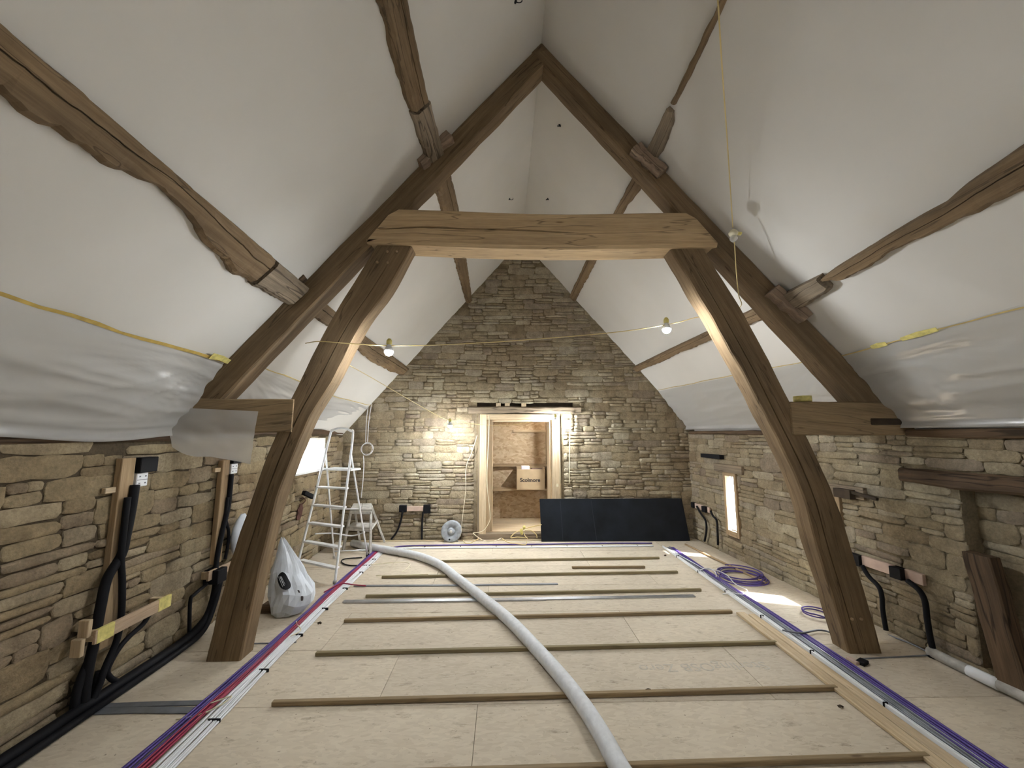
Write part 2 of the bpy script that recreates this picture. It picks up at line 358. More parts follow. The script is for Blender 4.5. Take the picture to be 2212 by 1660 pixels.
def build_stones(wall, M, cells, m, seed, depth, rank, gap=.010, wob=.012, top=300):
    rnd = random.Random(seed); cells = sorted(cells, key=rank, reverse=True)
    jv = []; jf = []
    for i, (a, b, c, d) in enumerate(cells):
        cx, cz_ = (a+b)/2, (c+d)/2
        cz_ += wob*math.sin(cx*2.3+seed)+wob*.7*math.sin(cx*5.1+cz_*4)
        w, h = b-a-gap*rnd.uniform(.4, 1.3), d-c-gap*rnd.uniform(.4, 1.5); dp = depth*rnd.uniform(.55, 1.35)
        L = M @ Matrix.Translation((cx, 0, cz_)) @ Matrix.Rotation(rnd.uniform(-.035, .035), 4, 'Y') @ Matrix.Diagonal((w*(1 if rnd.random() < .5 else -1), dp, h*1.08, 1))
        k = rnd.randrange(len(POOL))
        if i < top:
            o = bpy.data.objects.new('stone', pool_mesh(k, m)); COL.objects.link(o); o.parent = wall; o.matrix_local = L
        else:
            n0 = len(jv); jv += [L @ V(v) for v in POOL[k][0]]; jf += [[q+n0 for q in f] for f in POOL[k][1]]
    if jv:
        o = mk('small_stones', jv, jf, m, wall, smooth=True); o['kind'] = 'stuff'
# floor of loose-laid sheets
fb = box('floor', (-2.9, YB, -.06), (3.16, 6.15, -.0205), GAPM, ch=0); fb['kind'] = 'structure'
rnd = random.Random(3); y = 6.13; r = 0
while y > YB+.1:
    y0 = max(y-.6, YB); xo = (-2.55, -3.75, -3.15)[r % 3]
    while xo < 3.4:
        a, b = max(xo, -2.6), min(xo+2.4, 3.35)
        if b-a > .1:
            z = rnd.uniform(-.0012, .0)
            box('floor_sheet', (a+.0012, y0+.0012, -.02), (b-.0012, y-.0012, z), FLOORM, fb, ch=.0015)
        xo += 2.4
    y -= .6; r += 1
# far wall (local x = world X, -y into masonry = +Y)
DOOR = (-.37, .86, 0, 1.90)
MF = frame_M((-2.6, YF+.018, 0), (1, 0, 0), (0, -1, 0), (0, 0, 1))
def far_open(o): return (o[0]+2.6, o[1]+2.6, o[2], o[3])
LINT = (-.55, 1.20, 1.90, 2.07)
wf = wall_body('wall_far', MF, 6.2, 5.1, .48, [far_open(DOOR), far_open((-.42, 1.1, 2.005, 2.07))], MORTAR); wf['kind'] = 'structure'
def keep_far(x, z): X = x-2.6; return z < cz(NL, X, YF)+.05 and z < cz(NR, X, YF)+.05 and -2.5 < X < 3.05
cells = lay_stones(0.02, 5.7, 0, 4.9, 5, (.13, .46), (.065, .135), keep_far, [far_open((-.45, .93, 0, 1.90)), far_open(LINT)])
build_stones(wf, MF, cells, STONE, 5, .014, lambda c: (c[1]-c[0])*(c[3]-c[2]))
# left wall (local x = world Y)
ML = frame_M((XL-.018, YB, 0), (0, 1, 0), (1, 0, 0), (0, 0, 1))
WL = (4.62-YB, 5.52-YB, 1.09, 1.53)
wl = wall_body('wall_left', ML, 6.2-YB, 1.58, .46, [WL], MORTARD); wl['kind'] = 'structure'
def top_left(y): return 1.555 - .05*math.exp(-((y-2.45)/.45)**2)
cells = lay_stones(1.75-YB, 6.14-YB, 0, 1.56, 21, (.16, .50), (.085, .18), lambda x, z: z < top_left(x+YB), [WL])
build_stones(wl, ML, cells, STONE_L, 21, .022, lambda c: (c[1]-c[0])*(c[3]-c[2])/((c[0]+YB)**2), gap=.011)
# right wall, skewed, with a shallow alcove near the camera and two slit windows
MR = frame_M(RP+RD*.05-RN*.018, -RD, RN, (0, 0, 1))
def rs(s): return s+.05
W1 = (rs(.88), rs(1.05), .335, 1.03); W2 = (rs(2.22), rs(2.48), .335, .98)
LR = 9.4; SN = 3.05
ALC = (rs(3.42), rs(5.1), 0.06, 1.22)
BEAM = (rs(3.07), rs(5.2), 1.22, 1.335)
wr = wall_body('wall_right', MR, rs(SN), 1.60, .16, [(W1[0]-.044, W1[1]+.044, W1[2], W1[3]), (W2[0]-.044, W2[1]+.044, W2[2], W2[3])], MORTAR); wr['kind'] = 'structure'
wrh = wall_body('wall_right_light_seal', MR @ Matrix.Translation((0, -.161, 1.5)), rs(SN), .10, .30, [], MORTAR); wrh['kind'] = 'structure'  # unseen block added at the wall top to seal out sky light
MR2 = MR @ Matrix.Translation((rs(SN), 0, 0)); ALC2 = (ALC[0]-rs(SN), ALC[1]-rs(SN), ALC[2], ALC[3])
wr2 = wall_body('wall_right_near', MR2, LR-rs(SN), 1.60, .46, [ALC2], MORTAR); wr2['kind'] = 'structure'
cells = lay_stones(0, rs(4.3), 0, 1.58, 33, (.14, .44), (.07, .15), lambda x, z: True, [(W1[0]-.045, W1[1]+.045, W1[2]-.07, W1[3]+.15), (W2[0]-.045, W2[1]+.045, W2[2]-.07, W2[3]+.13), ALC, BEAM])
far_c = [c for c in cells if c[1] <= rs(SN)]; near_c = [(c[0]-rs(SN), c[1]-rs(SN), c[2], c[3]) for c in cells if c[1] > rs(SN)]
build_stones(wr, MR, far_c, STONE, 33, .017, lambda c: (c[1]-c[0])*(c[3]-c[2])/((6.12-c[0])**2), gap=.008)
build_stones(wr2, MR2, near_c, STONE, 34, .017, lambda c: 1, gap=.008)
MA = frame_M(RP-RD*3.37-RN*.15, -RD, RN, (0, 0, 1))
ab = wall_body('wall_alcove', MA, 1.9, 1.3, .08, [], MORTAR); ab['kind'] = 'structure'
build_stones(ab, MA, lay_stones(0, 1.2, .02, 1.26, 41, (.14, .38), (.08, .15), lambda x, z: True, []), STONE, 41, .017, lambda c: 1)
wb = box('wall_back', (-2.9, YB-.2, 0), (3.9, YB, 5.6), MORTAR, ch=0); wb['kind'] = 'structure'
# sloping ceilings
def ceil(name, n, xe):
    rows = []; N = 24
    for i in range(N+1):
        y = YB-.1+(6.2-YB+.1)*i/N; a = cpt(n, RIDGE.x+(RD_R.x*(y-3)), y); b = cpt(n, xe, y)
        ring = [a.lerp(b, k/8) for k in range(9)]; rows.append(ring + [p-n*.06 for p in reversed(ring)])
    o = loft(name, rows, CEIL); o['kind'] = 'structure'; return o
ceil('ceiling_left', NL, -2.70); ceil('ceiling_right', NR, 3.34)
# ------------------------------------------------------------------ windows
w1 = thing('window_1', (XL-.40, 5.07, 1.09), None, None); w1['kind'] = 'structure'
for nm, lo, hi in (('frame_rail', (XL-.43, 4.62, 1.09), (XL-.37, 5.52, 1.14)), ('frame_rail', (XL-.43, 4.62, 1.48), (XL-.37, 5.52, 1.53)),
                   ('frame_stile', (XL-.43, 4.62, 1.14), (XL-.37, 4.67, 1.48)), ('frame_stile', (XL-.43, 5.47, 1.14), (XL-.37, 5.52, 1.48))):
    box(nm, lo, hi, PINEP, w1)
box('glass_pane', (XL-.404, 4.66, 1.13), (XL-.398, 5.48, 1.49), GLASS, w1, ch=0)
box('window_board', (XL-.37, 4.63, 1.092), (XL+.03, 5.51, 1.12), plain('painted_board', (.80, .80, .79), .5), w1)
box('jamb_lining', (XL-.37, 5.495, 1.12), (XL-.005, 5.518, 1.528), PLASTW, w1, ch=.002)
box('jamb_lining', (XL-.37, 4.622, 1.12), (XL-.005, 4.645, 1.528), PLASTW, w1, ch=.002)
WHITER = plain('limewash', (.85, .84, .80), .9, var=.05)
def slit(name, s0, s1, z0, z1, lint):
    w = thing(name, rws((s0+s1)/2, z0), None, None); w['kind'] = 'structure'
    M = frame_M(RP, -RD, RN, (0, 0, 1)); t = .045
    for nm, a, b in (('lining_board', (s0-t, -.055, z0-.07), (s0, .015, z1+t)), ('lining_board', (s1, -.055, z0-.07), (s1+t, .015, z1+t)),
                     ('lining_board', (s0, -.055, z1), (s1, .015, z1+t)), ('sill_board', (s0, -.055, z0-.07), (s1, .015, z0))):
        box(nm, a, b, PINE, w, M=M)
    for a, b in (((s0-.044, -.175, z0), (s0-.036, -.056, z1)), ((s1+.036, -.175, z0), (s1+.044, -.056, z1)), ((s0-.036, -.175, z0-.006), (s1+.036, -.056, z0+.002)), ((s0-.036, -.175, z1-.002), (s1+.036, -.056, z1+.006))):
        box('reveal_lining', a, b, WHITER, w, M=M, ch=.001)
    box('mullion', (s0+.05, -.05, z0), (s0+.06, -.036, z1), PINEP, w, M=M)
    box('glass_pane', (s0, -.046, z0), (s1, -.042, z1), GLASS, w, M=M, ch=0)
    box('lintel_board', (s0-lint[0], -.05, z1+t+.002), (s1+lint[1], .035, z1+t+.105), SILLW, w, M=M)
    return w
slit('window_2', .88, 1.05, .335, 1.03, (.20, .20)); slit('window_3', 2.22, 2.48, .335, .98, (.12, .30))
# ------------------------------------------------------------------ doorway and the boarded lobby behind it
d1 = thing('door_1', (.245, YF, 0), None, None); d1['kind'] = 'structure'
for nm, lo, hi, m in (('frame_post', (-.37, YF-.02, .02), (-.265, YF+.12, 1.885), PINEP), ('frame_post', (.755, YF-.02, .02), (.86, YF+.12, 1.885), PINEP),
                      ('frame_head', (-.265, YF-.02, 1.80), (.755, YF+.12, 1.885), PINEP), ('lining_board', (-.265, YF+.10, .10), (-.175, YF+.47, 1.80), PINEP),
                      ('lining_board', (.725, YF+.10, .10), (.755, YF+.47, 1.80), PINEP), ('lining_board', (-.175, YF+.10, 1.77), (.725, YF+.47, 1.80), PINEP),
                      ('stop_bead', (-.395, YF-.012, .02), (-.372, YF+.01, 1.90), SILLW), ('stop_bead', (.862, YF-.012, .02), (.885, YF+.01, 1.90), PINEP),
                      ('threshold', (-.37, YF-.03, 0), (.86, YF+.10, .085), SILLW), ('threshold_board', (-.265, YF+.10, .06), (.755, YF+1.0, .10), PINEP)):
    box(nm, lo, hi, m, d1)
lin = thing('timber_lintel', (.32, YF, 1.91), 'weathered timber lintel beam set in the stone wall above the doorway', 'beam')
rings = [quad_ring((x, YF-.028, 1.90+.008*math.sin(x*5)), (x, YF-.028, 2.0+.006*math.sin(x*7+1)), (x, YF+.3, 2.0), (x, YF+.3, 1.895)) for x in [-.55+i*.11 for i in range(17)]]
loft('timber', rough_rings(rings, .010, 9, 2), SILLW, lin)
for x in (-.12, .02, .28): 
    o = box('packing_block', (x, YF-.01, 2.004), (x+.075, YF+.07, 2.06), PINEP); props(o, {-.12: 'pale wooden packing block left of the pair on the door lintel', .02: 'pale wooden packing block right of the pair on the door lintel', .28: 'pale broken packing block alone on the middle of the door lintel'}[x], 'block')
box('slot_light_block', (-.43, YF+.10, 1.99), (1.11, YF+.12, 2.08), DARKV, lin)  # dark board added to stop lobby light showing through the slot
YO = 7.12
lob = box('wall_lobby', (-1.0, YO, 0), (1.6, YO+.03, 2.9), OSBM, ch=0); lob['kind'] = 'structure'
for nm, lo, hi in (('wall_lobby_left', (-1.03, YF+.5, 0), (-1.0, YO+.03, 2.9)), ('wall_lobby_right', (.86, YF+.5, 0), (.89, YO+.03, 2.9)), ('ceiling_lobby', (-1.0, YF+.5, 2.9), (1.6, YO+.03, 2.93))):
    o = box(nm, lo, hi, OSBM, ch=0); o['kind'] = 'structure'
o = box('floor_lobby', (-1.0, YF+.46, .02), (1.6, YO+.03, .0598), FLOORM, ch=0); o['kind'] = 'structure'
o = box('shelf_rail', (-.9, YO-.10, 1.00), (.84, YO-.002, 1.045), PINE); props(o, 'upper timber rail fixed across the boarded wall behind the cardboard box', 'rail')
o = box('shelf_rail', (-.9, YO-.26, .60), (.84, YO-.002, .64), PINE); props(o, 'lower timber shelf carrying the cardboard box in the doorway', 'shelf')
o = box('lobby_batten', (.17, YO-.06, 1.60), (.84, YO-.002, 1.65), PINEP); props(o, 'short pale batten high on the boarded wall in the doorway', 'batten')
o = box('lobby_post', (.76, YO-.09, .06), (.855, YO-.003, 2.6), PINE); props(o, 'upright timber stud in the right corner behind the doorway', 'post')
bx = thing('cardboard_box', (.46, YO-.22, .645), 'open cardboard box with printed name on shelf in the doorway', 'box')
X0, X1, Y0, Y1, Z0, Z1 = .225, .70, YO-.40, YO-.11, .642, 1.01
for nm, lo, hi in (('side_panel', (X0, Y0, Z0), (X1, Y0+.006, Z1-.03)), ('side_panel', (X0, Y1-.006, Z0), (X1, Y1, Z1)), ('end_panel', (X0, Y0+.006, Z0), (X0+.006, Y1-.006, Z1)), ('end_panel', (X1-.006, Y0+.006, Z0), (X1, Y1-.006, Z1)), ('base', (X0, Y0, Z0-.002), (X1, Y1, Z0+.004))):
    box(nm, lo, hi, CARD, bx, ch=.001)
o = box('small_carton', (X0+.08, Y0+.03, Z1-.20), (X0+.22, Y0+.15, Z1+.02), plain('white_card', (.62, .58, .60), .6)); props(o, 'small white carton standing in the cardboard box', 'carton')
o = box('brown_packet', (X0+.25, Y0+.06, Z1-.22), (X0+.44, Y0+.2, Z1-.02), plain('brown_packet', (.22, .14, .11), .7)); props(o, 'dark brown packet inside the cardboard box', 'packet')
def text(name, s, M, size, m, parent=None, bold=0.0, ext=.0006):
    cu = bpy.data.curves.new(name, 'FONT'); cu.body = s; cu.size = size; cu.align_x = 'CENTER'; cu.align_y = 'CENTER'; cu.offset = bold; cu.extrude = ext
    t = bpy.data.objects.new('tmp_text', cu); COL.objects.link(t); dg = bpy.context.evaluated_depsgraph_get()
    me = bpy.data.meshes.new_from_object(t.evaluated_get(dg)); bpy.data.objects.remove(t, do_unlink=True); bpy.data.curves.remove(cu)
    me.transform(M); me.materials.clear(); me.materials.append(m); me.name = name
    o = bpy.data.objects.new(name, me); COL.objects.link(o); return adopt(o, parent)
text('printed_name', 'Scolmore', frame_M((.45, Y0-.002, .80), (1, 0, 0), (0, 0, 1), (0, -1, 0)), .088, INK, bx, .003)
# ------------------------------------------------------------------ the oak truss
YT, YTB = 3.0, 3.155
tr = thing('roof_truss', (.32, YT, 0), 'arched oak roof truss with collar beam and curved braces across room', 'roof truss')
def interp(pl, z):
    pl = sorted(pl, key=lambda p: p[1])
    if z <= pl[0][1]: a, b = pl[0], pl[1]
    elif z >= pl[-1][1]: a, b = pl[-2], pl[-1]
    else:
        for a, b in zip(pl, pl[1:]):
            if a[1] <= z <= b[1]: break
    t = (z-a[1])/(b[1]-a[1]); return a[0]+(b[0]-a[0])*t
def xz(pts, y): return [(p.x, p.z) for p in (aty(u, v, y) for u, v in pts)]
BLo = xz([(807, 540), (777, 587), (740, 648), (688, 739), (624, 870), (573, 989), (536, 1098), (499, 1201), (465, 1336), (441, 1437)], YT)
BLi = xz([(905, 540), (851, 641), (801, 702), (764, 773), (740, 827), (691, 897), (627, 1056), (603, 1150), (578, 1260), (547, 1410)], YTB)
BRi = xz([(1425, 545), (1472, 624), (1502, 675), (1539, 739), (1583, 817), (1630, 908), (1674, 992), (1708, 1075), (1728, 1167), (1759, 1262), (1790, 1368)], YTB)
BRo = xz([(1522, 540), (1614, 688), (1688, 830), (1742, 941), (1786, 1032), (1813, 1096), (1863, 1259), (1890, 1350), (1905, 1403)], YT)
def smooth_pl(pl, z):  # small moving average to avoid kinks
    return sum(interp(pl, z+d)*w for d, w in ((-.14, 1), (-.07, 2), (0, 3), (.07, 2), (.14, 1)))/9
def brace(lo, hi, seed, m, f0, f1):
    rings = []; z = 0.0
    while z <= 3.10:
        a, b = smooth_pl(lo, z), smooth_pl(hi, z); w = b-a; t = z/3.1; f = a+w*(f0+(f1-f0)*t+.012*noise.noise(V((z*2.2, seed, 0)))); o = .0060*(1-.7*abs(2*t-.9)); c = .010
        dp = .028 if .03 < t < .93 else .001
        rings.append([V(p) for p in ((a, YT+c, z), (a+c, YT, z), (f-o, YT, z), (f, YT+dp, z), (f+o, YT, z), (b-c, YT, z), (b, YT+c, z), (b, YTB-c, z), (b-c, YTB, z), (a+c, YTB, z), (a, YTB-c, z))]); z += .062
    for r in rings:
        for q in (0, 1, 5, 6, 7, 8, 9, 10): r[q] = r[q]+noise.noise_vector(r[q]*6+V((seed*3.1, seed, 0)))*.006
    for p in rings[0]: p.z = 0.0
    return loft('curved_brace', rings, m, tr)
bl = brace(BLo, BLi, 1, OAK, .45, .62); br = brace(BRi, BRo, 2, OAK, .30, .40)
def rafter(p0, p1, w0, w1, n, seed):
    rings = []; p0, p1 = V(p0), V(p1); N = 34
    for i in range(N+1):
        t = i/N; p = p0.lerp(p1, t); w = w0+(w1-w0)*t; q = p+V((n.x, 0, n.z)).normalized()*w
        rings.append(quad_ring((p.x, YT-.005, p.z), (p.x, YTB, p.z), (q.x, YTB, q.z), (q.x, YT-.005, q.z), .010))
    return loft('principal_rafter', rough_rings(rings, .006, 5, seed), OAK, tr, straight=True)
rafter((.325, 0, 4.985), (-2.50, 0, 1.745), .155, .20, NL, 3); rafter((.325, 0, 4.985), (3.10, 0, 1.752), .135, .20, NR, 4)
rings = []
for i in range(36):
    x = -1.10+i*(1.74+1.10)/35; t = (x+1.1)/2.84; top = 3.40-.022*math.sin(math.pi*t)+.006*math.sin(9*t); bot = 3.105-.035*math.sin(math.pi*min(1, max(0, (t-.05)/.9)))
    if t < .16: top = min(top, 3.13+.29*(t/.075)); 
    if t > .9: top = min(top, 3.40-(t-.93)*3.6)
    top = max(top, bot+.02); c = .012; yf = YT-.035; zc = 3.235+.018*noise.noise(V((x*2.5, 3, 0)))-.035*max(0, min(.6, x+.2)); o = .007 if x < .5 else .003; dp = .05 if x < .6 and zc+.02 < top else .0005
    if zc+.01 > top: zc = (top+bot)/2
    rings.append([V(p) for p in ((x, yf+c, bot), (x, yf, bot+c*2.5), (x, yf, zc-o), (x, yf+dp, zc), (x, yf, zc+o), (x, yf, top-c), (x, yf+c, top), (x, YTB+.02, top), (x, YTB+.02, bot))])
cb = loft('collar_beam', rings, OAK2, tr, straight=True)
for seed, x0, x1, zt, zb in ((8, -2.56, -1.60, 1.855, 1.60), (9, 2.24, 3.30, 1.84, 1.58)):
    rings = [quad_ring((x, YT-.016, zb), (x, YT-.016, ze), (x, YTB+.008, ze), (x, YTB+.008, zb), .008) for x, ze in [(x0+(x1-x0)*i/24, min(zt, zb+.03+1.15*((x1-x0)*i/24 if x0 < 0 else (x1-x0)*(1-i/24)))) for i in range(25)]]
    loft('sole_piece', rough_rings(rings, .005, 5, seed), OAK3, tr, straight=True)
pgl = aty(837, 544, YT-.006)
for i, (u, v, y) in enumerate(((837, 544, YT), (857, 544, YT), (815, 567, YT), (838, 568, YT), (1840, 1338, YT), (1860, 1338, YT))):
    p = aty(u, v, y-.004); lathe('oak_peg', [(.011, 0), (.011, .012), (.007, .016)], PINE, bl if i < 4 else br, 10, frame_M(p+V((0, .006, 0)), (1, 0, 0), (0, 0, 1), (0, -1, 0)))
for u0, v0, u1, v1, dz in ((905, 352, 972, 292, .05), (1372, 318, 1432, 372, .05), (1668, 628, 1742, 688, .05), (605, 632, 650, 590, .04)):
    n = NL if u0 < 1106 else NR; a = aty(u0, v0, YT-.06); b = aty(u1, v1, YT-.06); ax = (b-a).normalized(); off = V((n.x, 0, n.z)).normalized()*-.012
    rings = []
    for i in range(7):
        p = a.lerp(b, i/6)+off; u = V((n.x, 0, n.z)).normalized()*(.050+.010*math.sin(i*2.6)); rings.append(quad_ring(p-u+V((0, -.02, 0)), p+u+V((0, -.02, 0)), p+u+V((0, .075, 0)), p-u+V((0, .075, 0)), .012))
    loft('purlin_cleat', rough_rings(rings, .016, 22, u0), OAKD if u0 == 605 else CLEAT, tr, straight=True)
# ------------------------------------------------------------------ purlins
def purlin(label, n, pts, block=None, seed=0, m=OAK, d0=.07):
    """pts: (Y, upper X, lower X); block: the same for the short end piece next to the truss"""
    root = thing('purlin', cpt(n, pts[0][1], pts[0][0], .05), label, 'purlin', None)
    def piece(nm, P, d, mm, sd):
        rings = []; Y0_, Y1_ = P[0][0], P[-1][0]; ys = [Y0_]
        while ys[-1] < Y1_-.03: ys.append(ys[-1]+(.028 if ys[-1] > .8 else .2))
        ys[-1] = Y1_
        for y in ys:
            for a, b in zip(P, P[1:]):
                if a[0] <= y <= b[0]+1e-6: break
            t = (y-a[0])/(b[0]-a[0]); t2 = t*t*(3-2*t); xa = a[1]+(b[1]-a[1])*t; xb = a[2]+(b[2]-a[2])*t2
            xb += abs(xb-xa)*.10*(noise.noise(V((y*9, sd, 1)))+.7*noise.noise(V((y*24, sd, 5)))); dl = d*(.78+.25*noise.noise(V((y*5, sd, 9)))); g = .34+.05*math.sin(y*2+sd); gw = .018 if nm == 'timber' and abs(xb-xa) > .03 else .001
            ring = [cpt(n, xa, y, -.03), cpt(n, xa, y, d*.85), cpt(n, xa+(xb-xa)*.10, y, d), cpt(n, xa+(xb-xa)*(g-.02), y, d), cpt(n, xa+(xb-xa)*g, y, d-gw), cpt(n, xa+(xb-xa)*(g+.02), y, d*.99), cpt(n, xa+(xb-xa)*.85, y, (d+dl)/2), cpt(n, xb, y, dl*.7), cpt(n, xb, y, -.03)]
            for q in (1, 2, 6, 7): ring[q] = ring[q]+noise.noise_vector(ring[q]*16+V((sd*3, 0, 0)))*.007
            rings.append(ring)
        return loft(nm, rings, mm, root, straight=True)
    piece('timber', pts, d0, m, seed)
    if block: piece('end_block', block, d0+.012, SILLW, seed+5)
    return root
purlin('lower left purlin, wavy edged oak, running overhead from camera to truss', NL, [(-2.5, -1.60, -1.74), (.6, -1.596, -1.73), (1.25, -1.596, -1.715), (1.52, -1.594, -1.702), (1.75, -1.595, -1.66), (1.9, -1.597, -1.672), (2.15, -1.594, -1.722), (2.44, -1.594, -1.748), (2.56, -1.594, -1.742)],
       [(2.575, -1.595, -1.745), (2.8, -1.594, -1.735), (2.99, -1.594, -1.724)], 1)
purlin('upper left purlin with dark joint, running from camera to truss', NL, [(-2.5, -.585, -.69), (1.0, -.585, -.685), (1.85, -.584, -.682), (2.13, -.583, -.690), (2.49, -.582, -.680)], [(2.505, -.576, -.676), (2.75, -.57, -.668), (2.99, -.560, -.655)], 2)
purlin('upper right purlin almost buried in ceiling, stub end at truss', NR, [(-2.5, 1.228, 1.240), (1.5, 1.226, 1.238), (2.2, 1.222, 1.243), (2.5, 1.220, 1.240)], [(2.55, 1.214, 1.245), (2.62, 1.212, 1.272), (2.8, 1.212, 1.285), (2.99, 1.208, 1.283)], 3, d0=.035)
purlin('lower right purlin, ragged and wormed, with notched stub at truss', NR, [(-2.5, 2.262, 2.38), (1.2, 2.258, 2.378), (1.5, 2.256, 2.372), (1.72, 2.268, 2.362), (1.82, 2.284, 2.356), (1.95, 2.280, 2.352), (2.1, 2.281, 2.342), (2.32, 2.284, 2.350), (2.5, 2.287, 2.350), (2.6, 2.292, 2.305)],
       [(2.615, 2.280, 2.352), (2.66, 2.278, 2.368), (2.9, 2.268, 2.372), (2.99, 2.266, 2.368)], 4)
purlin('lower left purlin between truss and stone gable', NL, [(3.16, -1.596, -1.71), (3.6, -1.596, -1.695), (4.3, -1.59, -1.70), (4.9, -1.575, -1.715), (5.5, -1.56, -1.69), (6.12, -1.545, -1.65)], None, 6)
purlin('upper left purlin between truss and stone gable', NL, [(3.16, -.535, -.654), (3.9, -.52, -.638), (4.8, -.533, -.634), (5.5, -.55, -.628), (6.12, -.56, -.622)], None, 7)
purlin('upper right purlin between truss and stone gable', NR, [(3.16, 1.205, 1.28), (3.8, 1.183, 1.235), (4.7, 1.13, 1.205), (6.12, 1.10, 1.18)], None, 8, d0=.05)
purlin('lower right purlin between truss and stone gable', NR, [(3.16, 2.258, 2.335), (4.1, 2.214, 2.278), (5.0, 2.165, 2.232), (6.12, 2.11, 2.18)], None, 9)
# wall plates at the eaves
def plate(name, label, a, b, w, h, m=OAKD, seed=1):
    a, b = V(a), V(b); N = 26; d = (b-a); side = V((d.y, -d.x, 0)).normalized(); rings = []
    for i in range(N+1):
        p = a.lerp(b, i/N); z = V((0, 0, 1)); hh = h*(1+.25*noise.noise(V((i*.4, seed, 0)))); rings.append(quad_ring(p-side*w/2, p+side*w/2, p+side*w/2+z*hh, p-side*w/2+z*hh, .01))
    return props(loft(name, rough_rings(rings, .012, 6, seed), m), label, 'beam')
plate('wall_plate', 'dark ragged wall plate along top of left wall before truss', (XL-.06, YB+.1, 1.545), (XL-.06, 2.98, 1.545), .14, .07, seed=1)
plate('wall_plate', 'dark wall plate along top of left wall beyond truss', (XL-.06, 3.17, 1.575), (XL-.06, 6.08, 1.575), .14, .07, seed=2)
plate('wall_plate', 'dark ragged wall plate along top of right wall before truss', rws(8.9, 1.565, -.05), rws(3.16, 1.565, -.05), .16, .06, seed=3)
plate('wall_plate', 'dark wall plate along top of right wall beyond truss', rws(2.94, 1.575, -.05), rws(.05, 1.575, -.05), .14, .05, seed=4)
# ------------------------------------------------------------------ polythene film below the tape lines
def film(label, n, y0, y1, xt, xb, zb, bulge, seed, m=FILM, tuck=None):
    NX = 56; ys = []; y = y0; fs = []; vs = []
    while y < y1-.01: ys.append(y); y += .030 if y > .9 else .12
    ys.append(y1); NY = len(ys)-1; yp = y1 if seed < 3 else y0
    for i, y in enumerate(ys):
        a = cpt(n, xt(y) if callable(xt) else xt, y, .012)
        b = V((xb(y) if callable(xb) else xb, y, zb(y) if callable(zb) else zb))
        for j in range(NX+1):
            t = j/NX; p = a.lerp(b, t); env = math.sin(math.pi*min(1, t*1.12))**.5 if t < .89 else 0
            d = bulge*math.sin(math.pi*t)**.8*(.6+.4*math.sin(math.pi*i/NY))
            q = V((y*.9+seed, t*3.0-y*.5, seed)); wr_ = .020*noise.noise(q)+.010*(1-abs(noise.noise(V((y*1.3+t*2.2+seed, t*6-y*.7, seed+4))))*3)
            ry, rt_ = abs(yp-y)+.02, t*.62; th = math.atan2(rt_, ry); rad = math.hypot(rt_, ry)     # creases fanning out of the taped corner
            fan = sum(math.exp(-((th-c)/(.010+.012*c))**2)*w for c, w in ((.06, 1), (.115, .7), (.16, 1), (.215, .8), (.27, .9), (.40, 1.3), (.62, 1.7), (.85, 1.6), (1.1, 1.5)))
            wr_ += .008*fan*math.exp(-((rad-.35)/.55)**2)
            sag = .030*math.exp(-((t-.80)/.07)**2)*(1+.6*noise.noise(V((y*2.1, seed, 2))))
            hem = .045*math.exp(-((t-.965)/.022)**2)
            vs.append(p+n*(d+wr_*env-.5*sag*env+hem))
    for i in range(NY):
        for j in range(NX): a = i*(NX+1)+j; fs.append((a, a+1, a+NX+2, a+NX+1))
    return props(mk('polythene_sheet', vs, fs, m, None, None, True), label, 'plastic sheet')
zl = lambda y: top_left(y)+.05
film('milky polythene sheet stapled over left eaves on camera side of truss', NL, YB+.2, 2.985, -2.16, XL-.015, zl, .02, 1)
film('milky polythene sheet over left eaves beyond the truss', NL, 3.17, 6.09, lambda y: -2.11, XL-.02, 1.66, .012, 4)
xr_ = lambda y: RP.x+(6.12-y)*(3.17-2.9)/(6.12-2.5)
film('milky polythene sheet over right eaves on camera side of truss', NR, YB+.2, 2.985, lambda y: 2.70+.02*(3-y), lambda y: xr_(y)+.005, 1.645, .014, 2)
film('milky polythene sheet over right eaves beyond the truss', NR, 3.17, 6.09, lambda y: 2.69-.075*(y-3.1), lambda y: xr_(y)+.0, 1.655, .012, 5)
# film hanging over the left sole piece
vs = []; fs = []; NX, NZ = 26, 16
for i in range(NX+1):
    t = i/NX; top = aty(362+196*t, 880+9*t, 2.968); bot = aty(372+170*t, (966+21*math.sin(min(1, t*3.2)*1.57)+16*max(0, t-.5)*2), 2.95)
    for j in range(NZ+1):
        s = j/NZ; p = top.lerp(bot, s); p.y += -.010*math.sin(s*3)+.012*noise.noise(V((t*4, s*5, 3)))+.005*math.sin(t*14+s*3)*s; vs.append(p)
for i in range(NX):
    for j in range(NZ): a = i*(NZ+1)+j; fs.append((a, a+1, a+NZ+2, a+NZ+1))
props(mk('polythene_flap', vs, fs, FILM2, None, None, True), 'loose translucent polythene flap hanging over the left sole beam', 'plastic sheet')
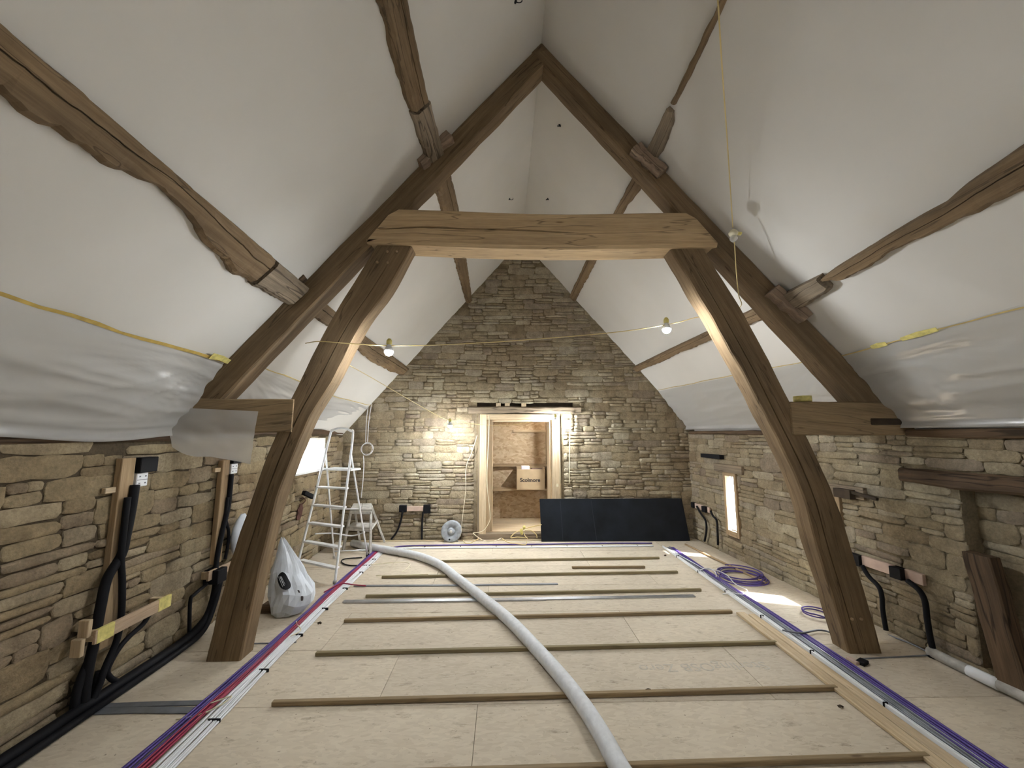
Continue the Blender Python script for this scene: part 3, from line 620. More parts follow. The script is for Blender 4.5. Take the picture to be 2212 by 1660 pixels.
# tape lines
def tape_line(label, n, pts, w, seed, d=.022, m=YTAPE, zig=.004):
    P = []; rndt = random.Random(seed)
    for a, b in zip(pts, pts[1:]):
        K = max(2, int(abs(b[0]-a[0])/.12))
        for k in range(K): t = k/K; P.append((a[0]+(b[0]-a[0])*t, a[1]+(b[1]-a[1])*t+rndt.uniform(-zig, zig)))
    P.append(pts[-1]); rings = []
    for y, x in P:
        c = cpt(n, x, y, d); up = (cpt(n, x+.1, y)-cpt(n, x, y)).normalized()*(w*rndt.uniform(.8, 1.2)/2)
        rings.append([c-up, c+up, c+up+n*.002, c-up+n*.002])
    return props(loft('tape_strip', rings, m), label, 'tape')
tape_line('yellow tape line along top of the left polythene before truss', NL, [(YB+.3, -2.17), (1.66, -2.163), (2.3, -2.158), (2.84, -2.142), (2.98, -2.14)], .019, 1)
tape_line('thin yellow tape line on left ceiling beyond the truss', NL, [(3.17, -2.095), (3.95, -2.10), (5.0, -2.12), (5.7, -2.09), (6.05, -2.08)], .010, 2, m=YTAPE3)
tape_line('thin yellow tape line on right ceiling before truss', NR, [(YB+.3, 2.76), (1.9, 2.727), (2.83, 2.704), (2.98, 2.70)], .009, 3, m=YTAPE3)
tape_line('thin yellow tape line on right ceiling beyond the truss', NR, [(3.17, 2.68), (4.3, 2.586), (6.05, 2.45)], .008, 4, m=YTAPE3)
for y0_, y1_, x, w, lb in ((2.30, 2.52, 2.713, .034, 'longer pale tape patch on the right ceiling tape line'), (2.62, 2.73, 2.707, .036, 'shorter pale tape patch on the right ceiling tape line beside truss')):
    tape_line(lb, NR, [(y0_, x), (y1_, x-.004)], w, 9, .025, YTAPE2, .006)
tape_line('crumpled yellow tape patch where the left polythene meets the rafter', NL, [(2.80, -2.13), (2.985, -2.13)], .05, 12, .032, YTAPE2, .02)
# roll of tape standing on the right sole piece
tp = aty(1734, 869, 3.06); tp.z = 1.845
rt = thing('tape_roll', tp, 'roll of yellow tape lying on the right sole beam', 'tape roll')
lathe('tape_roll_body', [(.038, 0), (.062, 0), (.062, .045), (.038, .045), (.038, .002)], YTAPE2, rt, 24, Matrix.Translation(tp))
lathe('cardboard_core', [(.033, 0), (.038, 0), (.038, .045), (.033, .045), (.033, .002)], CARD, rt, 24, Matrix.Translation(tp+V((0, 0, .0005))))
# small dark clips left in the ceiling near the ridge
for k, (u, v, lb) in enumerate(((1113, 3, 'dark hook at ridge nearest the top of the picture'), (1210, 271, 'dark twisted hook on right ceiling inside the truss apex'), (1100, 430, 'tiny dark clip left of ridge above the collar beam'), (1184, 430, 'tiny dark clip right of ridge above the collar beam'))):
    n = NL if k in (0, 2) else NR; p = onp(u, v, RIDGE, n); M = frame_M(p+n*.002, n.orthogonal().normalized(), n.cross(n.orthogonal().normalized()), n)
    c = thing('ceiling_hook', p, lb, 'hook'); lathe('plate', [(.014, 0), (.014, .004), (.005, .007)], BLACKP, c, 10, M); tube('hook_wire', [M @ V(q) for q in ((0, 0, .004), (.004, .006, .03), (.018, .02, .04), (.03, .026, .026))], .0035, BLACKP, c, 6, 3)
#@@OBJECTS
# ------------------------------------------------------------------ battens and boards on the floor
rb = random.Random(8)
BATT = timber('shade_toned_batten', (.24, .175, .10), (.36, .275, .165), .2, .3, gscale=1.5); BATT2 = timber('shade_toned_treated_batten', (.20, .165, .095), (.31, .255, .15), .2, .3, gscale=1.5)  # both colours darkened to carry the shade on the camera-side faces
def batten(u0, v0, u1, v1, label, w=.028, h=.026, m=PINE):
    m = BATT if m is PINE else BATT2
    a, b = fl(u0, v0), fl(u1, v1); a.z = b.z = h/2+.001; o = bar('floor_batten', a+V((0, w/2, 0)), b+V((0, w/2, 0)), w, h, m); return props(o, label, 'batten', 'timber battens laid across the floor')
batten(919, 1217, 1425, 1209, 'long floor batten farthest from camera, ending under the hose', m=TREAT)
batten(1236, 1230, 1394, 1229, 'short loose batten lying between two long floor battens', m=PINE)
batten(824, 1251, 1465, 1240, 'second long floor batten counted from the stone gable', m=TREAT)
batten(789, 1293, 1516, 1279, 'third long floor batten counted from the stone gable', m=TREAT)
batten(742, 1347, 1583, 1327, 'fourth long floor batten counted from the stone gable', m=PINE)
batten(680, 1420, 1680, 1395, 'fifth long floor batten counted from the stone gable', m=TREAT)
batten(585, 1529, 1812, 1495, 'second nearest long floor batten, crossed by the hose', m=PINE)
a = fl(2015, 1648); a2 = V((-1.36, 2.0, 0)); o = bar('floor_batten', V((-1.36, 2.03, .014)), V((a.x, a.y+.02, .014)), .028, .026, BATT); props(o, 'nearest floor batten at bottom edge of the picture', 'batten', 'timber battens laid across the floor')
def long_board(x0, x1, x2, x3, y0, y1, label, seed):
    rings = []
    for i in range(25):
        t = i/24; y = y0+(y1-y0)*t; a = x0+(x2-x0)*t+.006*noise.noise(V((y*4, seed, 0))); b = x1+(x3-x1)*t
        rings.append(quad_ring((a, y, .002), (b, y, .002), (b, y, .024), (a, y, .024), .003))
    return props(loft('waney_board', rings, PINEP), label, 'board')
long_board(2.06, 2.135, 2.06, 2.135, .9, 3.62, 'long waney edged pale board on floor, inner one of pair', 1)
long_board(2.143, 2.215, 2.143, 2.205, .9, 3.58, 'long pale board on floor right against the cable run', 2)
# steel strips lying between the battens
def strip(pts, w, h, m, label, cat_='metal strip', group=None, n='metal_strip'):
    P = [fl(*p) for p in pts]; rings = []
    for i, p in enumerate(P):
        d = (P[min(i+1, len(P)-1)]-P[max(i-1, 0)]).normalized(); s = V((-d.y, d.x, 0))*w/2; z = V((0, 0, h)); rings.append([p-s+V((0, 0, .001)), p+s+V((0, 0, .001)), p+s+z, p-s+z])
    return props(loft(n, rings, m), label, cat_, group)
strip([(765, 1267), (985, 1266), (1205, 1263)], .035, .008, GREYM, 'dark metal strip on floor between the second and third battens')
strip([(742, 1301), (1000, 1298), (1300, 1293), (1500, 1289)], .05, .010, STEEL, 'shiny steel strip on floor beside the third batten')
strip([(742, 1304), (1000, 1301), (1180, 1298)], .012, .014, STEEL, 'thin steel rod lying beside the shiny steel strip')
strip([(185, 1540), (300, 1536), (430, 1537)], .052, .006, GREYM, 'grey metal strip on floor between left wall and cables, nearer edge')
strip([(225, 1527), (330, 1523), (450, 1520)], .040, .006, GREYM, 'grey metal strip on floor between left wall and cables, farther edge')
strip([(1862, 1425), (1940, 1421), (2015, 1417)], .012, .006, GREYM, 'thin dark strip on floor beside foot of right brace')
strip([(545, 1392), (600, 1391), (640, 1389)], .012, .006, GREYM, 'thin grey strip on floor beside foot of left brace')
# faded print on the floor board, upside down
text('floor_print', 'SterlingOSB Zero', frame_M(fl(1520, 1441)+V((0, 0, .0004)), (-1, -.02, 0), (.02, -1, 0), (0, 0, 1)), .125, FADED, fb, 0, .0002)
# scraps
for k, (u, v, lb) in enumerate(((690, 1349, 'small black lump of debris beside the left cable run'), (1437, 1202, 'small dark offcut near right end of the farthest batten'), (1816, 1530, 'dark crumb of debris beside the inner waney board'), (1400, 1495, 'dark crumb of debris right of the hose by nearest battens'))):
    p = fl(u, v); vs, fs, gc_ = loft_data(rough_rings(tube_data([p+V((-.012, 0, .006)), p+V((0, .002, .012)), p+V((.014, 0, .005))], .008, 7), .006, 60, k)); props(mk('debris_lump', vs, fs, DARKV, None, gc_), lb, 'debris')
# ------------------------------------------------------------------ hose
hp = [(-2.13, 5.78, .05)] + [(p.x, p.y, .048) for p in (fl(u, v, .045) for u, v in ((805, 1184), (860, 1193), (905, 1203), (950, 1221), (987, 1250), (1041, 1292), (1101, 1342), (1160, 1404), (1216, 1468), (1264, 1532), (1306, 1600), (1338, 1660)))] + [(.60, 1.75, .048), (.64, 1.2, .048), (.60, .4, .048)]
o = tube('vacuum_hose', hp, .046, HOSE, None, 14, 26, .035); props(o, 'fat dusty white hose snaking across the boarded floor', 'hose')
# ------------------------------------------------------------------ cable runs
def cable(pts, r, m, label, cat_='cable', group=None, sub=6, n=6, flat=1.0, name='cable'):
    rings = tube_data(cat(pts, sub), r, n); 
    if flat != 1.0:
        for q in rings:
            c = sum(q, V((0, 0, 0)))/len(q)
            for i in range(len(q)): q[i] = V((q[i].x, q[i].y, c.z+(q[i].z-c.z)*flat))
    return props(loft(name, rings, m, None, True), label, cat_, group)
rc = random.Random(4)
def run_left(x_near, x_far, z, r, m, label, group, far=None):
    pts = []
    for i in range(15):
        t = i/14; y = 1.4+(5.50-1.4)*t; x = x_near+(x_far-x_near)*t**.8; pts.append((x+rc.uniform(-.006, .006)+.012*math.sin(y*1.7+x_near*9), y, z+rc.uniform(0, .004)))
    if far: pts += far
    return cable(pts, r, m, label, 'cable', group, 4)
for k in range(7): run_left(-1.83+.014*k, -1.735+.006*k, .008+.009*(k % 2), .0065, PURPLE, 'purple cable in the bundle along left side of the floor', 'purple cables in the left floor run')
for k in range(5): run_left(-1.752+.012*k, -1.70+.005*k, .014+.008*(k % 2), .006, REDC, 'red cable in the bundle along left side of the floor', 'red cables in the left floor run')
for k in range(9):
    xf = -1.685+.008*k
    far = [(xf+.03, 5.58, .01), (xf+.14, 5.70-.008*k, .008), (-1.0, 5.735-.010*k, .008), (.3, 5.74-.010*k, .008), (1.4, 5.76-.010*k, .008), (2.12, 5.77-.010*k, .008)] if k > 3 else None
    run_left(-1.682+.0145*k, xf, .007+.003*(k % 2), .0062, WHITEC, 'white cable turning along the gable from the left floor run' if far else 'white cable in the bundle along left side of the floor', 'white cables running to the gable and across' if far else 'white cables in the left floor run', far)
cable([(-1.60, 5.45, .01), (-1.45, 5.74, .012), (-.6, 5.79, .012), (.4, 5.80, .012), (1.3, 5.83, .012), (2.15, 5.82, .012)], .009, PURPLE, 'dark purple cable lying along the foot of the gable', 'cable')
def tie(p, w, label, d=V((1, 0, 0)), h=.022):
    o = bar('cable_clip', V(p)-d*w/2+V((0, 0, h/2)), V(p)+d*w/2+V((0, 0, h/2)), .010, h, BLACKP); return props(o, label, 'clip', 'black clips holding the floor cables')
for i in range(8): y = 1.95+i*.46; tie((-1.60-.004*i, y, .0), .075-.004*i, 'small black clip holding white cables of the left floor run')
for i in range(7): tie((-1.1+i*.5, 5.71, 0), .05, 'small black clip holding cables along the foot of gable', V((0, 1, 0)), .016)
# loose ends crossing the left bundle
cable([fl(455, 1520, .03), fl(500, 1505, .035), fl(475, 1525, .03), fl(430, 1545, .02), fl(380, 1555, .012)], .004, CREAM, 'thin loose white wire looped over the left cable bundle, nearer one')
cable([fl(628, 1375, .03), fl(650, 1362, .035), fl(640, 1345, .02), fl(655, 1330, .01)], .004, CREAM, 'thin loose white wire looped over the left cable bundle, beside the sack')
cable([fl(700, 1280, .03), fl(735, 1262, .035), fl(765, 1264, .02), fl(790, 1266, .01)], .006, REDC, 'red loose cable end crossing the left bundle')
cable([fl(800, 1220, .02), fl(860, 1215, .012), fl(885, 1218, .02), fl(880, 1228, .03), fl(868, 1236, .02)], .0045, CREAM, 'cream wire with curled end on floor under the hose')
cable([fl(812, 1244, .012), fl(860, 1243, .01), fl(925, 1241, .01)], .004, CREAM, 'short straight cream wire lying along the second batten')
cable([fl(782, 1205, .01), fl(745, 1208, .01), fl(738, 1215, .01), fl(755, 1222, .01), fl(800, 1222, .012)], .007, BLACKP, 'black cable loop on floor behind the step ladder')
# right run: steel tray, white conduit, purple cables
tray = thing('cable_tray', (2.28, 3.5, 0), 'narrow galvanised steel cable tray along right side of the floor', 'cable tray')
for nm, x0, x1, z1 in (('tray_base', 2.245, 2.335, .004), ('tray_lip', 2.236, 2.245, .026), ('tray_lip', 2.335, 2.340, .018)):
    box(nm, (x0, .9, .0008), (x1, 5.66, z1), STEEL if nm != 'tray_lip' or x0 > 2.3 else WHITEP, tray, ch=.001)
def run_right(x0, x1, z, r, m, label, group, y1=5.6):
    pts = []
    for i in range(15):
        t = i/14; y = 1.2+(y1-1.2)*t; pts.append((x0+(x1-x0)*t+rc.uniform(-.004, .004)+.008*math.sin(y*2.1+x0*11), y, z))
    return cable(pts, r, m, label, 'cable', group, 4)
for k in range(7): run_right(2.350+.012*k, 2.335+.005*k, .008+.008*(k % 2), .0065, PURPLE, 'purple cable beside the steel tray along right side of floor', 'purple cables in the right floor run')
for k in range(3): run_right(2.252+.013*k, 2.25+.012*k, .011, .006, WHITEC, 'white cable lying in the steel tray on the right', 'white cables in the right floor tray')
for k in range(3): run_right(2.298+.012*k, 2.29+.012*k, .011, .006, GREYM, 'grey cable lying in the steel tray on the right', 'grey cables in the right floor tray')
for i in range(7): tie((2.245, 1.9+i*.55, .0), .03, 'small black clip on the lip of the right cable tray', h=.03)
# coil of purple cable
cc = fl(1588, 1242); coil = []
for i in range(150):
    a = i/150*2*math.pi*6.3; q = .6*i/150; coil.append((cc.x+.05*q+(.22+.03*math.sin(a*.37))*math.cos(a)+.04*q, cc.y-.18+.36*q+(.21+.03*math.cos(a*.31))*math.sin(a), .010+.012*(i/150)+.004*math.sin(a*1.7)))
cable(coil, .0065, PURPLE, 'loose coil of purple cable on floor beside the right tray', 'cable coil', sub=2, name='cable_coil')
c2 = fl(1765, 1330); cable([(c2.x+.10*math.cos(a)*(1+.1*a/9), c2.y+.10*math.sin(a), .008+.003*a) for a in [i*.5 for i in range(22)]]+[(c2.x+.12, c2.y-.22, .01)], .006, PURPLE, 'small purple cable loop on sunlit floor beside right brace', 'cable coil', sub=2, name='cable_coil')
cable([fl(1437, 1183, .02), fl(1495, 1215, .03), fl(1520, 1229, .03), fl(1545, 1232, .035), fl(1570, 1243, .03), fl(1588, 1262, .02), fl(1612, 1274, .02), fl(1612, 1283, .02), fl(1590, 1283, .025), fl(1560, 1272, .03), fl(1540, 1256, .02), fl(1520, 1236, .02)], .0045, WHITEC, 'thin white wire looping over the right cable coil')
cable([fl(1508, 1233, .03), fl(1530, 1228, .045), fl(1545, 1237, .04), fl(1547, 1247, .02)], .0045, WHITEC, 'short white wire arching over right tray near coil')
cable([fl(1561, 1284, .012), fl(1575, 1283, .02), fl(1590, 1288, .03), fl(1597, 1296, .02)], .0045, WHITEC, 'short white wire end poking out of the right tray')
cable([fl(1690, 1362, .03), fl(1730, 1368, .03), fl(1770, 1362, .02), fl(1800, 1370, .015), fl(1825, 1392, .012)], .007, GREYM, 'grey cable end lying at foot of the right brace')
o = bar('thin_batten', fl(1480, 1178)+V((0, 0, .012)), fl(1655, 1263)+V((0, 0, .012)), .022, .018, PINE); props(o, 'thin batten on floor between right wall and purple coil', 'batten')
o = bar('rubber_block', fl(1858, 1438)+V((0, 0, .012)), fl(1868, 1432)+V((0, 0, .012)), .05, .024, BLACKP); props(o, 'small black rubber block on purple cables near right brace', 'block')
o = bar('pale_block', fl(1832, 1425)+V((0, 0, .010)), fl(1855, 1438)+V((0, 0, .010)), .035, .02, PINKP); props(o, 'small pinkish block on the tray near right brace', 'block')
# ------------------------------------------------------------------ step ladder
ld = thing('step_ladder', (-2.0, 4.85, 0), 'white dusty aluminium step ladder with looped handrail beside left brace', 'ladder')
FR, FL_ = fl(723, 1262), fl(638, 1240); RR, RL = fl(794, 1203), fl(722, 1207)
TR, TL = aty(762, 945, 4.80), aty(712, 945, 4.84)
def stp(z, side): a, b = (FR, TR) if side else (FL_, TL); t = z/b.z; p = a.lerp(b, t); return p
def stile(nm, a, b, w=.022, h=.05): bar(nm, a, b, w, h, ALU, ld, up=(TR-TL).normalized() if nm != 'stile' else (RR-FR).normalized(), ch=.003)
mid = [FR.lerp(TR, t) for t in (0, .25, .5, .75, .95)]; top = (TR+TL)/2
bow = [FR, FR.lerp(TR, .5), TR, TR.lerp(TL, .10)+V((0, 0, .075)), TR.lerp(TL, .35)+V((0, 0, .105)), TR.lerp(TL, .65)+V((0, 0, .105)), TR.lerp(TL, .90)+V((0, 0, .075)), TL, FL_.lerp(TL, .5), FL_]
tube('stile_loop', bow, .014, ALU, ld, 8, 8)
for z in (.14, .345, .55, .75, .955):
    a, b = stp(z, 0), stp(z, 1); d = V((.46, .89, 0))*.045; bar('tread', a.lerp(b, .02)+d*.4, a.lerp(b, .98)+d*.4, .065, .020, ALU, ld)
a, b = stp(1.16, 0), stp(1.16, 1); dn = V((.46, .89, 0)).normalized(); bar('platform', a.lerp(b, -.02)+dn*.12, a.lerp(b, 1.02)+dn*.10, .18, .022, ALU, ld)
HR, HL = stp(1.36, 1), stp(1.36, 0)
for a, b in ((HR, RR), (HL, RL)): tube('rear_leg', [a, a.lerp(b, .5), b], .011, ALU, ld, 8, 3)
for t in (.15, .52, .93): tube('rear_rail', [HR.lerp(RR, t), HL.lerp(RL, t)], .008, ALU, ld, 6, 2)
for p in (FR, FL_, RR, RL): lathe('rubber_foot', [(.020, 0), (.022, .03), (.018, .035)], BLACKP if p is RR else DUSTY, ld, 8, Matrix.Translation(p))
# ------------------------------------------------------------------ folding hop-up step
hs = thing('hop_up_stool', (-1.95, 5.65, 0), 'dusty grey two step hop-up stool behind the step ladder', 'stool')
zt = .56; T = [fl(u, v, zt) for u, v in ((757, 1101), (803, 1101), (823, 1077), (787, 1077))]
T[2].y = min(T[2].y, 5.98); T[3].y = min(T[3].y, 5.98)
for k in range(2):
    a0, a1 = T[0].lerp(T[1], k*.5+.01*k), T[0].lerp(T[1], k*.5+.49); c1, c0 = T[3].lerp(T[2], k*.5+.49), T[3].lerp(T[2], k*.5+.01*k)
    up = V((0, 0, .022)); loft('top_plank', [[a0-up, a1-up, a1, a0], [c0-up, c1-up, c1, c0]], DUSTY, hs)
G = [fl(741, 1190), fl(800, 1198), V((-1.74, 5.99, 0)), V((-2.10, 5.99, 0))]
for k in range(4):
    tp_ = T[k].lerp(sum(T, V((0, 0, 0)))/4, .06)-V((0, 0, .02)); bar('leg', tp_, G[k]+V((0, 0, .0)), .032, .026, DUSTY, hs)
L = lambda k, t: T[k].lerp(G[k], t)
bar('apron', L(0, .08), L(1, .08), .02, .035, DUSTY, hs); bar('lower_rail', L(0, .48), L(1, .48), .022, .03, DUSTY, hs); bar('side_rail', L(1, .45), L(2, .45), .02, .03, DUSTY, hs)
m0 = (L(0, .42)+L(1, .42))/2; loft('lower_step', [[L(0, .42)-V((0, 0, .018)), L(1, .42)-V((0, 0, .018)), L(1, .42), L(0, .42)], [L(0, .42).lerp(L(3, .42), .6)-V((0, 0, .018)), L(1, .42).lerp(L(2, .42), .6)-V((0, 0, .018)), L(1, .42).lerp(L(2, .42), .6), L(0, .42).lerp(L(3, .42), .6)]], DUSTY, hs)
cable([aty(680, 1154, 5.2), aty(720, 1153, 5.3), aty(760, 1158, 5.35), aty(788, 1150, 5.3)], .009, WHITEC, 'bent white conduit offcut resting across ladder and stool rails', 'conduit')
# ------------------------------------------------------------------ white plastic sack
sb = fl(617, 1338); sb = V((sb.x-.055, sb.y+.13, 0))
sk = thing('plastic_sack', sb, 'half empty white plastic sack with black round logo leaning behind left brace', 'sack')
prof = [(.0, .11, .12), (.04, .15, .15), (.12, .185, .165), (.22, .195, .16), (.32, .172, .135), (.42, .138, .10), (.52, .105, .07), (.61, .072, .042), (.70, .04, .02), (.745, .014, .008)]; prof = [(z_*.82, a_*.92, b_*.95) for z_, a_, b_ in prof]
rings = []
for zz, ax_, ay_ in prof:
    for sub_ in (0,):
        lean = V((-.15*(zz/.7)**1.6+.05*math.sin(min(1, zz/.3)*3.14), .06*zz/.7, 0)); ring = []
        for j in range(24):
            a = 2*math.pi*j/24; w = 1+.055*math.sin(a*5+zz*14)+.05*abs(math.sin(a*3.5-zz*9))+.14*noise.noise(V((math.cos(a)*2.4, math.sin(a)*2.4, zz*7))); ring.append(sb+lean+V((ax_*w*math.cos(a), ay_*w*math.sin(a), zz+ (.022*math.sin(a*3) if 0 < zz < .7 else 0)+.004)))
        rings.append(ring)
loft('sack_skin', rings, SACKM, sk, False)
def sack_pt(zz, a):
    for p, q in zip(prof, prof[1:]):
        if p[0] <= zz <= q[0]: break
    t = (zz-p[0])/(q[0]-p[0]); ax_ = p[1]+(q[1]-p[1])*t; ay_ = p[2]+(q[2]-p[2])*t; w = 1+.055*math.sin(a*5+zz*14)+.05*abs(math.sin(a*3.5-zz*9))+.14*noise.noise(V((math.cos(a)*2.4, math.sin(a)*2.4, zz*7)))
    return sb+V((-.15*(zz/.7)**1.6+.05*math.sin(min(1, zz/.3)*3.14), .06*zz/.7, 0))+V((ax_*w*math.cos(a), ay_*w*math.sin(a), zz+.022*math.sin(a*3)+.004))
def sack_disc(z0, a0, r, m, nm, off, half=None, rot=0.0):
    c = sack_pt(z0, a0); vs = [c]; N = 20
    n_ = (sack_pt(z0, a0+.1)-sack_pt(z0, a0-.1)).cross(sack_pt(z0+.04, a0)-sack_pt(z0-.04, a0)).normalized()
    vs = []; fs = []
    K = 6
    for i in range(K+1):
        for j in range(N):
            t = 2*math.pi*j/N; rr = r*i/K; dx, dz = rr*math.cos(t), rr*math.sin(t)
            if half: dx, dz = max(half[0], min(half[1], dx)), max(half[2], min(half[3], dz))
            dx, dz = dx*math.cos(rot)-dz*math.sin(rot), dx*math.sin(rot)+dz*math.cos(rot)
            vs.append(sack_pt(z0+dz, a0+dx/.19)+n_*off)
    for i in range(K):
        for j in range(N): a = i*N+j; b = i*N+(j+1) % N; fs.append((a, b, b+N, a+N))
    return mk(nm, vs, fs, m, sk, None, True)
sack_disc(.275, -1.42, .062, BLACKP, 'round_logo', .016)
for k, (x0, x1) in enumerate(((-.034, -.028), (-.018, -.011), (-.004, .000))): sack_disc(.275, -1.42, .055, SACKM, 'logo_bar', .019, (x0, x1, -.036+.006*k, .040-.004*k), .3)
sack_disc(.165, -.80, .020, INK, 'printed_mark', .014, (-.013, .013, -.020, .020)); sack_disc(.215, -.84, .012, INK, 'printed_mark', .014, (-.008, .008, -.010, .010))
o = box('timber_offcut', (sb.x-.24, sb.y-.03, .001), (sb.x-.05, sb.y+.10, .06), OAKD); 
props(o, 'dark timber offcut on floor under the white sack', 'offcut')
# second sack hung on the left wall behind the brace
hb = atx(522, 1150, XL+.10); rings = []
for zz, r_ in ((.16, .02), (.12, .05), (.05, .085), (-.04, .10), (-.13, .085), (-.2, .05), (-.22, .02)):
    rings.append([hb+V((r_*.6*math.cos(a)*(1+.12*math.sin(3*a+zz*20)), r_*1.2*math.sin(a), zz)) for a in [2*math.pi*j/16 for j in range(16)]])
props(loft('hanging_bag', rings, SACKM, None, True), 'crumpled white plastic bag hung on left wall behind the brace', 'bag')
# ------------------------------------------------------------------ electrical first fix on the left wall
def ywall(u, v, off=0.0): p = atx(u, v, XL+off); return p
def lw_post(y0, y1, z0, z1, label):
    rings = [quad_ring((XL+.002, y0, z), (XL+.045, y0, z), (XL+.045, y1, z), (XL+.002, y1, z), .004) for z in (z0, (z0+z1)/2, z1)]
    return props(loft('wall_stud', rings, PINE), label, 'stud')
lw_post(2.57, 2.665, .30, 1.435, 'upright timber stud on left wall nearest the camera')
lw_post(3.475, 3.565, .50, 1.36, 'upright timber stud on left wall beside the truss')
for y, z, lb in ((2.50, 1.225, 'nearest the camera'), (3.41, 1.265, 'beside the truss')):
    o = box('fixing_block', (XL+.004, y, z), (XL+.03, y+.068, z+.035), PINEP); props(o, 'small pale fixing block behind the left wall stud ' + lb, 'block')
def lw_box(y0, y1, z0, z1, d, m, label, nm='socket_box', lid=None):
    b = thing(nm, (XL+d/2, (y0+y1)/2, z0), label, 'electrical box'); box('box_body', (XL+.004, y0, z0), (XL+d, y1, z1), m, b, .004)
    if lid: 
        for i in range(2):
            for j in range(2): box('screw_cap', (XL+d, y0+(y1-y0)*(.2+.5*i), z0+(z1-z0)*(.2+.5*j)), (XL+d+.002, y0+(y1-y0)*(.32+.5*i), z0+(z1-z0)*(.3+.5*j)), GREYM, b, 0)
        box('cover_seam', (XL+d, y0+.005, (z0+z1)/2-.002), (XL+d+.0015, y1-.005, (z0+z1)/2+.002), GREYM, b, 0)
    return b
lw_box(2.668, 2.80, 1.335, 1.435, .075, BLACKP, 'black back box at the top of nearest left wall stud')
lw_box(2.672, 2.755, 1.243, 1.332, .055, WHITEP, 'white junction box under black box on nearest left wall stud', lid=1)
lw_box(3.568, 3.68, 1.325, 1.36, .07, BLACKP, 'black back box at the top of left wall stud beside truss')
lw_box(3.57, 3.655, 1.235, 1.322, .055, WHITEP, 'white junction box on left wall stud beside truss', lid=1)
CG = 'black conduits on the left wall'
def lconduit(pts, r, label, off=.05): 
    P = [ywall(u, v, off if len(q) < 1 else q[0]) for u, v, *q in pts]
    return cable(P, r, BLACKP, label, 'conduit', CG, 6, 10, name='conduit')
lconduit([(292, 1048), (284, 1100), (272, 1160), (262, 1200), (232, 1250), (218, 1310), (205, 1380), (192, 1440), (183, 1500), (180, 1535)], .026, 'thick black conduit dropping from the nearest left wall box to floor', .06)
lconduit([(276, 1075), (268, 1140), (262, 1200), (264, 1260), (262, 1330), (252, 1385), (228, 1440), (215, 1480), (200, 1515), (190, 1540)], .018, 'black conduit dropping in front of the nearest left wall stud', .075)
lconduit([(330, 1310), (312, 1345), (280, 1375), (258, 1400), (240, 1430), (232, 1455), (250, 1472), (285, 1468), (330, 1440)], .015, 'black conduit curving from right end of the taped board', .06)
lconduit([(196, 1420), (178, 1460), (165, 1500), (160, 1550)], .022, 'short black conduit beside the thick conduit at left wall foot', .05)
lconduit([(215, 1450), (205, 1490), (196, 1530)], .020, 'short black conduit between others at the left wall foot', .05)
lconduit([(500, 1025), (497, 1060), (492, 1100), (480, 1150), (470, 1200), (466, 1232)], .020, 'black conduit running down left wall stud beside truss', .06)
lconduit([(492, 1075), (488, 1120), (494, 1150), (492, 1180), (486, 1208)], .013, 'thin black conduit bowing beside left wall stud near truss', .06)
lconduit([(447, 1262), (420, 1285), (411, 1300), (409, 1370)], .013, 'thin black conduit dropping from the lower left box to floor', .05)
# floor-level duct along the left wall
dp = [(XL+.07, .9, .035), (XL+.072, 1.6, .035), (XL+.068, 2.2, .034), (XL+.07, 2.8, .036), (XL+.066, 3.2, .04), (XL+.06, 3.42, .10), (XL+.055, 3.50, .22), (XL+.055, 3.52, .36)]
o = cable(dp, .032, BLACKP, 'fat black duct along foot of left wall rising beside brace', 'conduit', None, 8, 12, name='duct')
cable([(XL+.13, 1.2, .022), (XL+.13, 2.0, .022), (XL+.125, 2.7, .022), (XL+.12, 3.1, .024), (XL+.10, 3.35, .05), (XL+.08, 3.48, .2), (XL+.07, 3.54, .36)], .020, BLACKP, 'thinner black duct beside the fat one at left wall foot', 'conduit', None, 8, 10, name='duct')
# boards carrying the boxes
def shelf_board(y0, y1, z0, z1, d, label, tapes=()):
    b = thing('mounting_board', (XL+d, (y0+y1)/2, z0), label, 'board')
    box('face_board', (XL+d, y0, z0), (XL+d+.018, y1, z1), PLY, b, .002)
    for y in (y0+.015, y1-.05): box('spacer_block', (XL+.004, y, z0+.008), (XL+d, y+.032, z1-.01), PINEP, b, .002)
    for ya, yb in tapes: box('yellow_tape', (XL+d+.0005, ya, z0-.001), (XL+d+.0195, yb, z1+.001), YTAPE2, b, .0005)
    return b
shelf_board(2.46, 2.98, .385, .462, .10, 'board with yellow taped ends standing off left wall', ((2.47, 2.57), (2.875, 2.975)))
for p, lb in (((2.41, .36), 'lower'), ((2.44, .45), 'upper')): o = box('pale_wedge', (XL+.03, p[0], p[1]-.02), (XL+.09, p[0]+.025, p[1]+.075), PINEP); props(o, 'pale wedge block behind left end of taped board, %s one' % lb, 'block')
shelf_board(3.38, 3.80, .40, .475, .06, 'plain mounting board on left wall half hidden by brace')
lb_ = lw_box(3.42, 3.53, .36, .47, .125, BLACKP, 'black box fixed to plain mounting board on left wall')
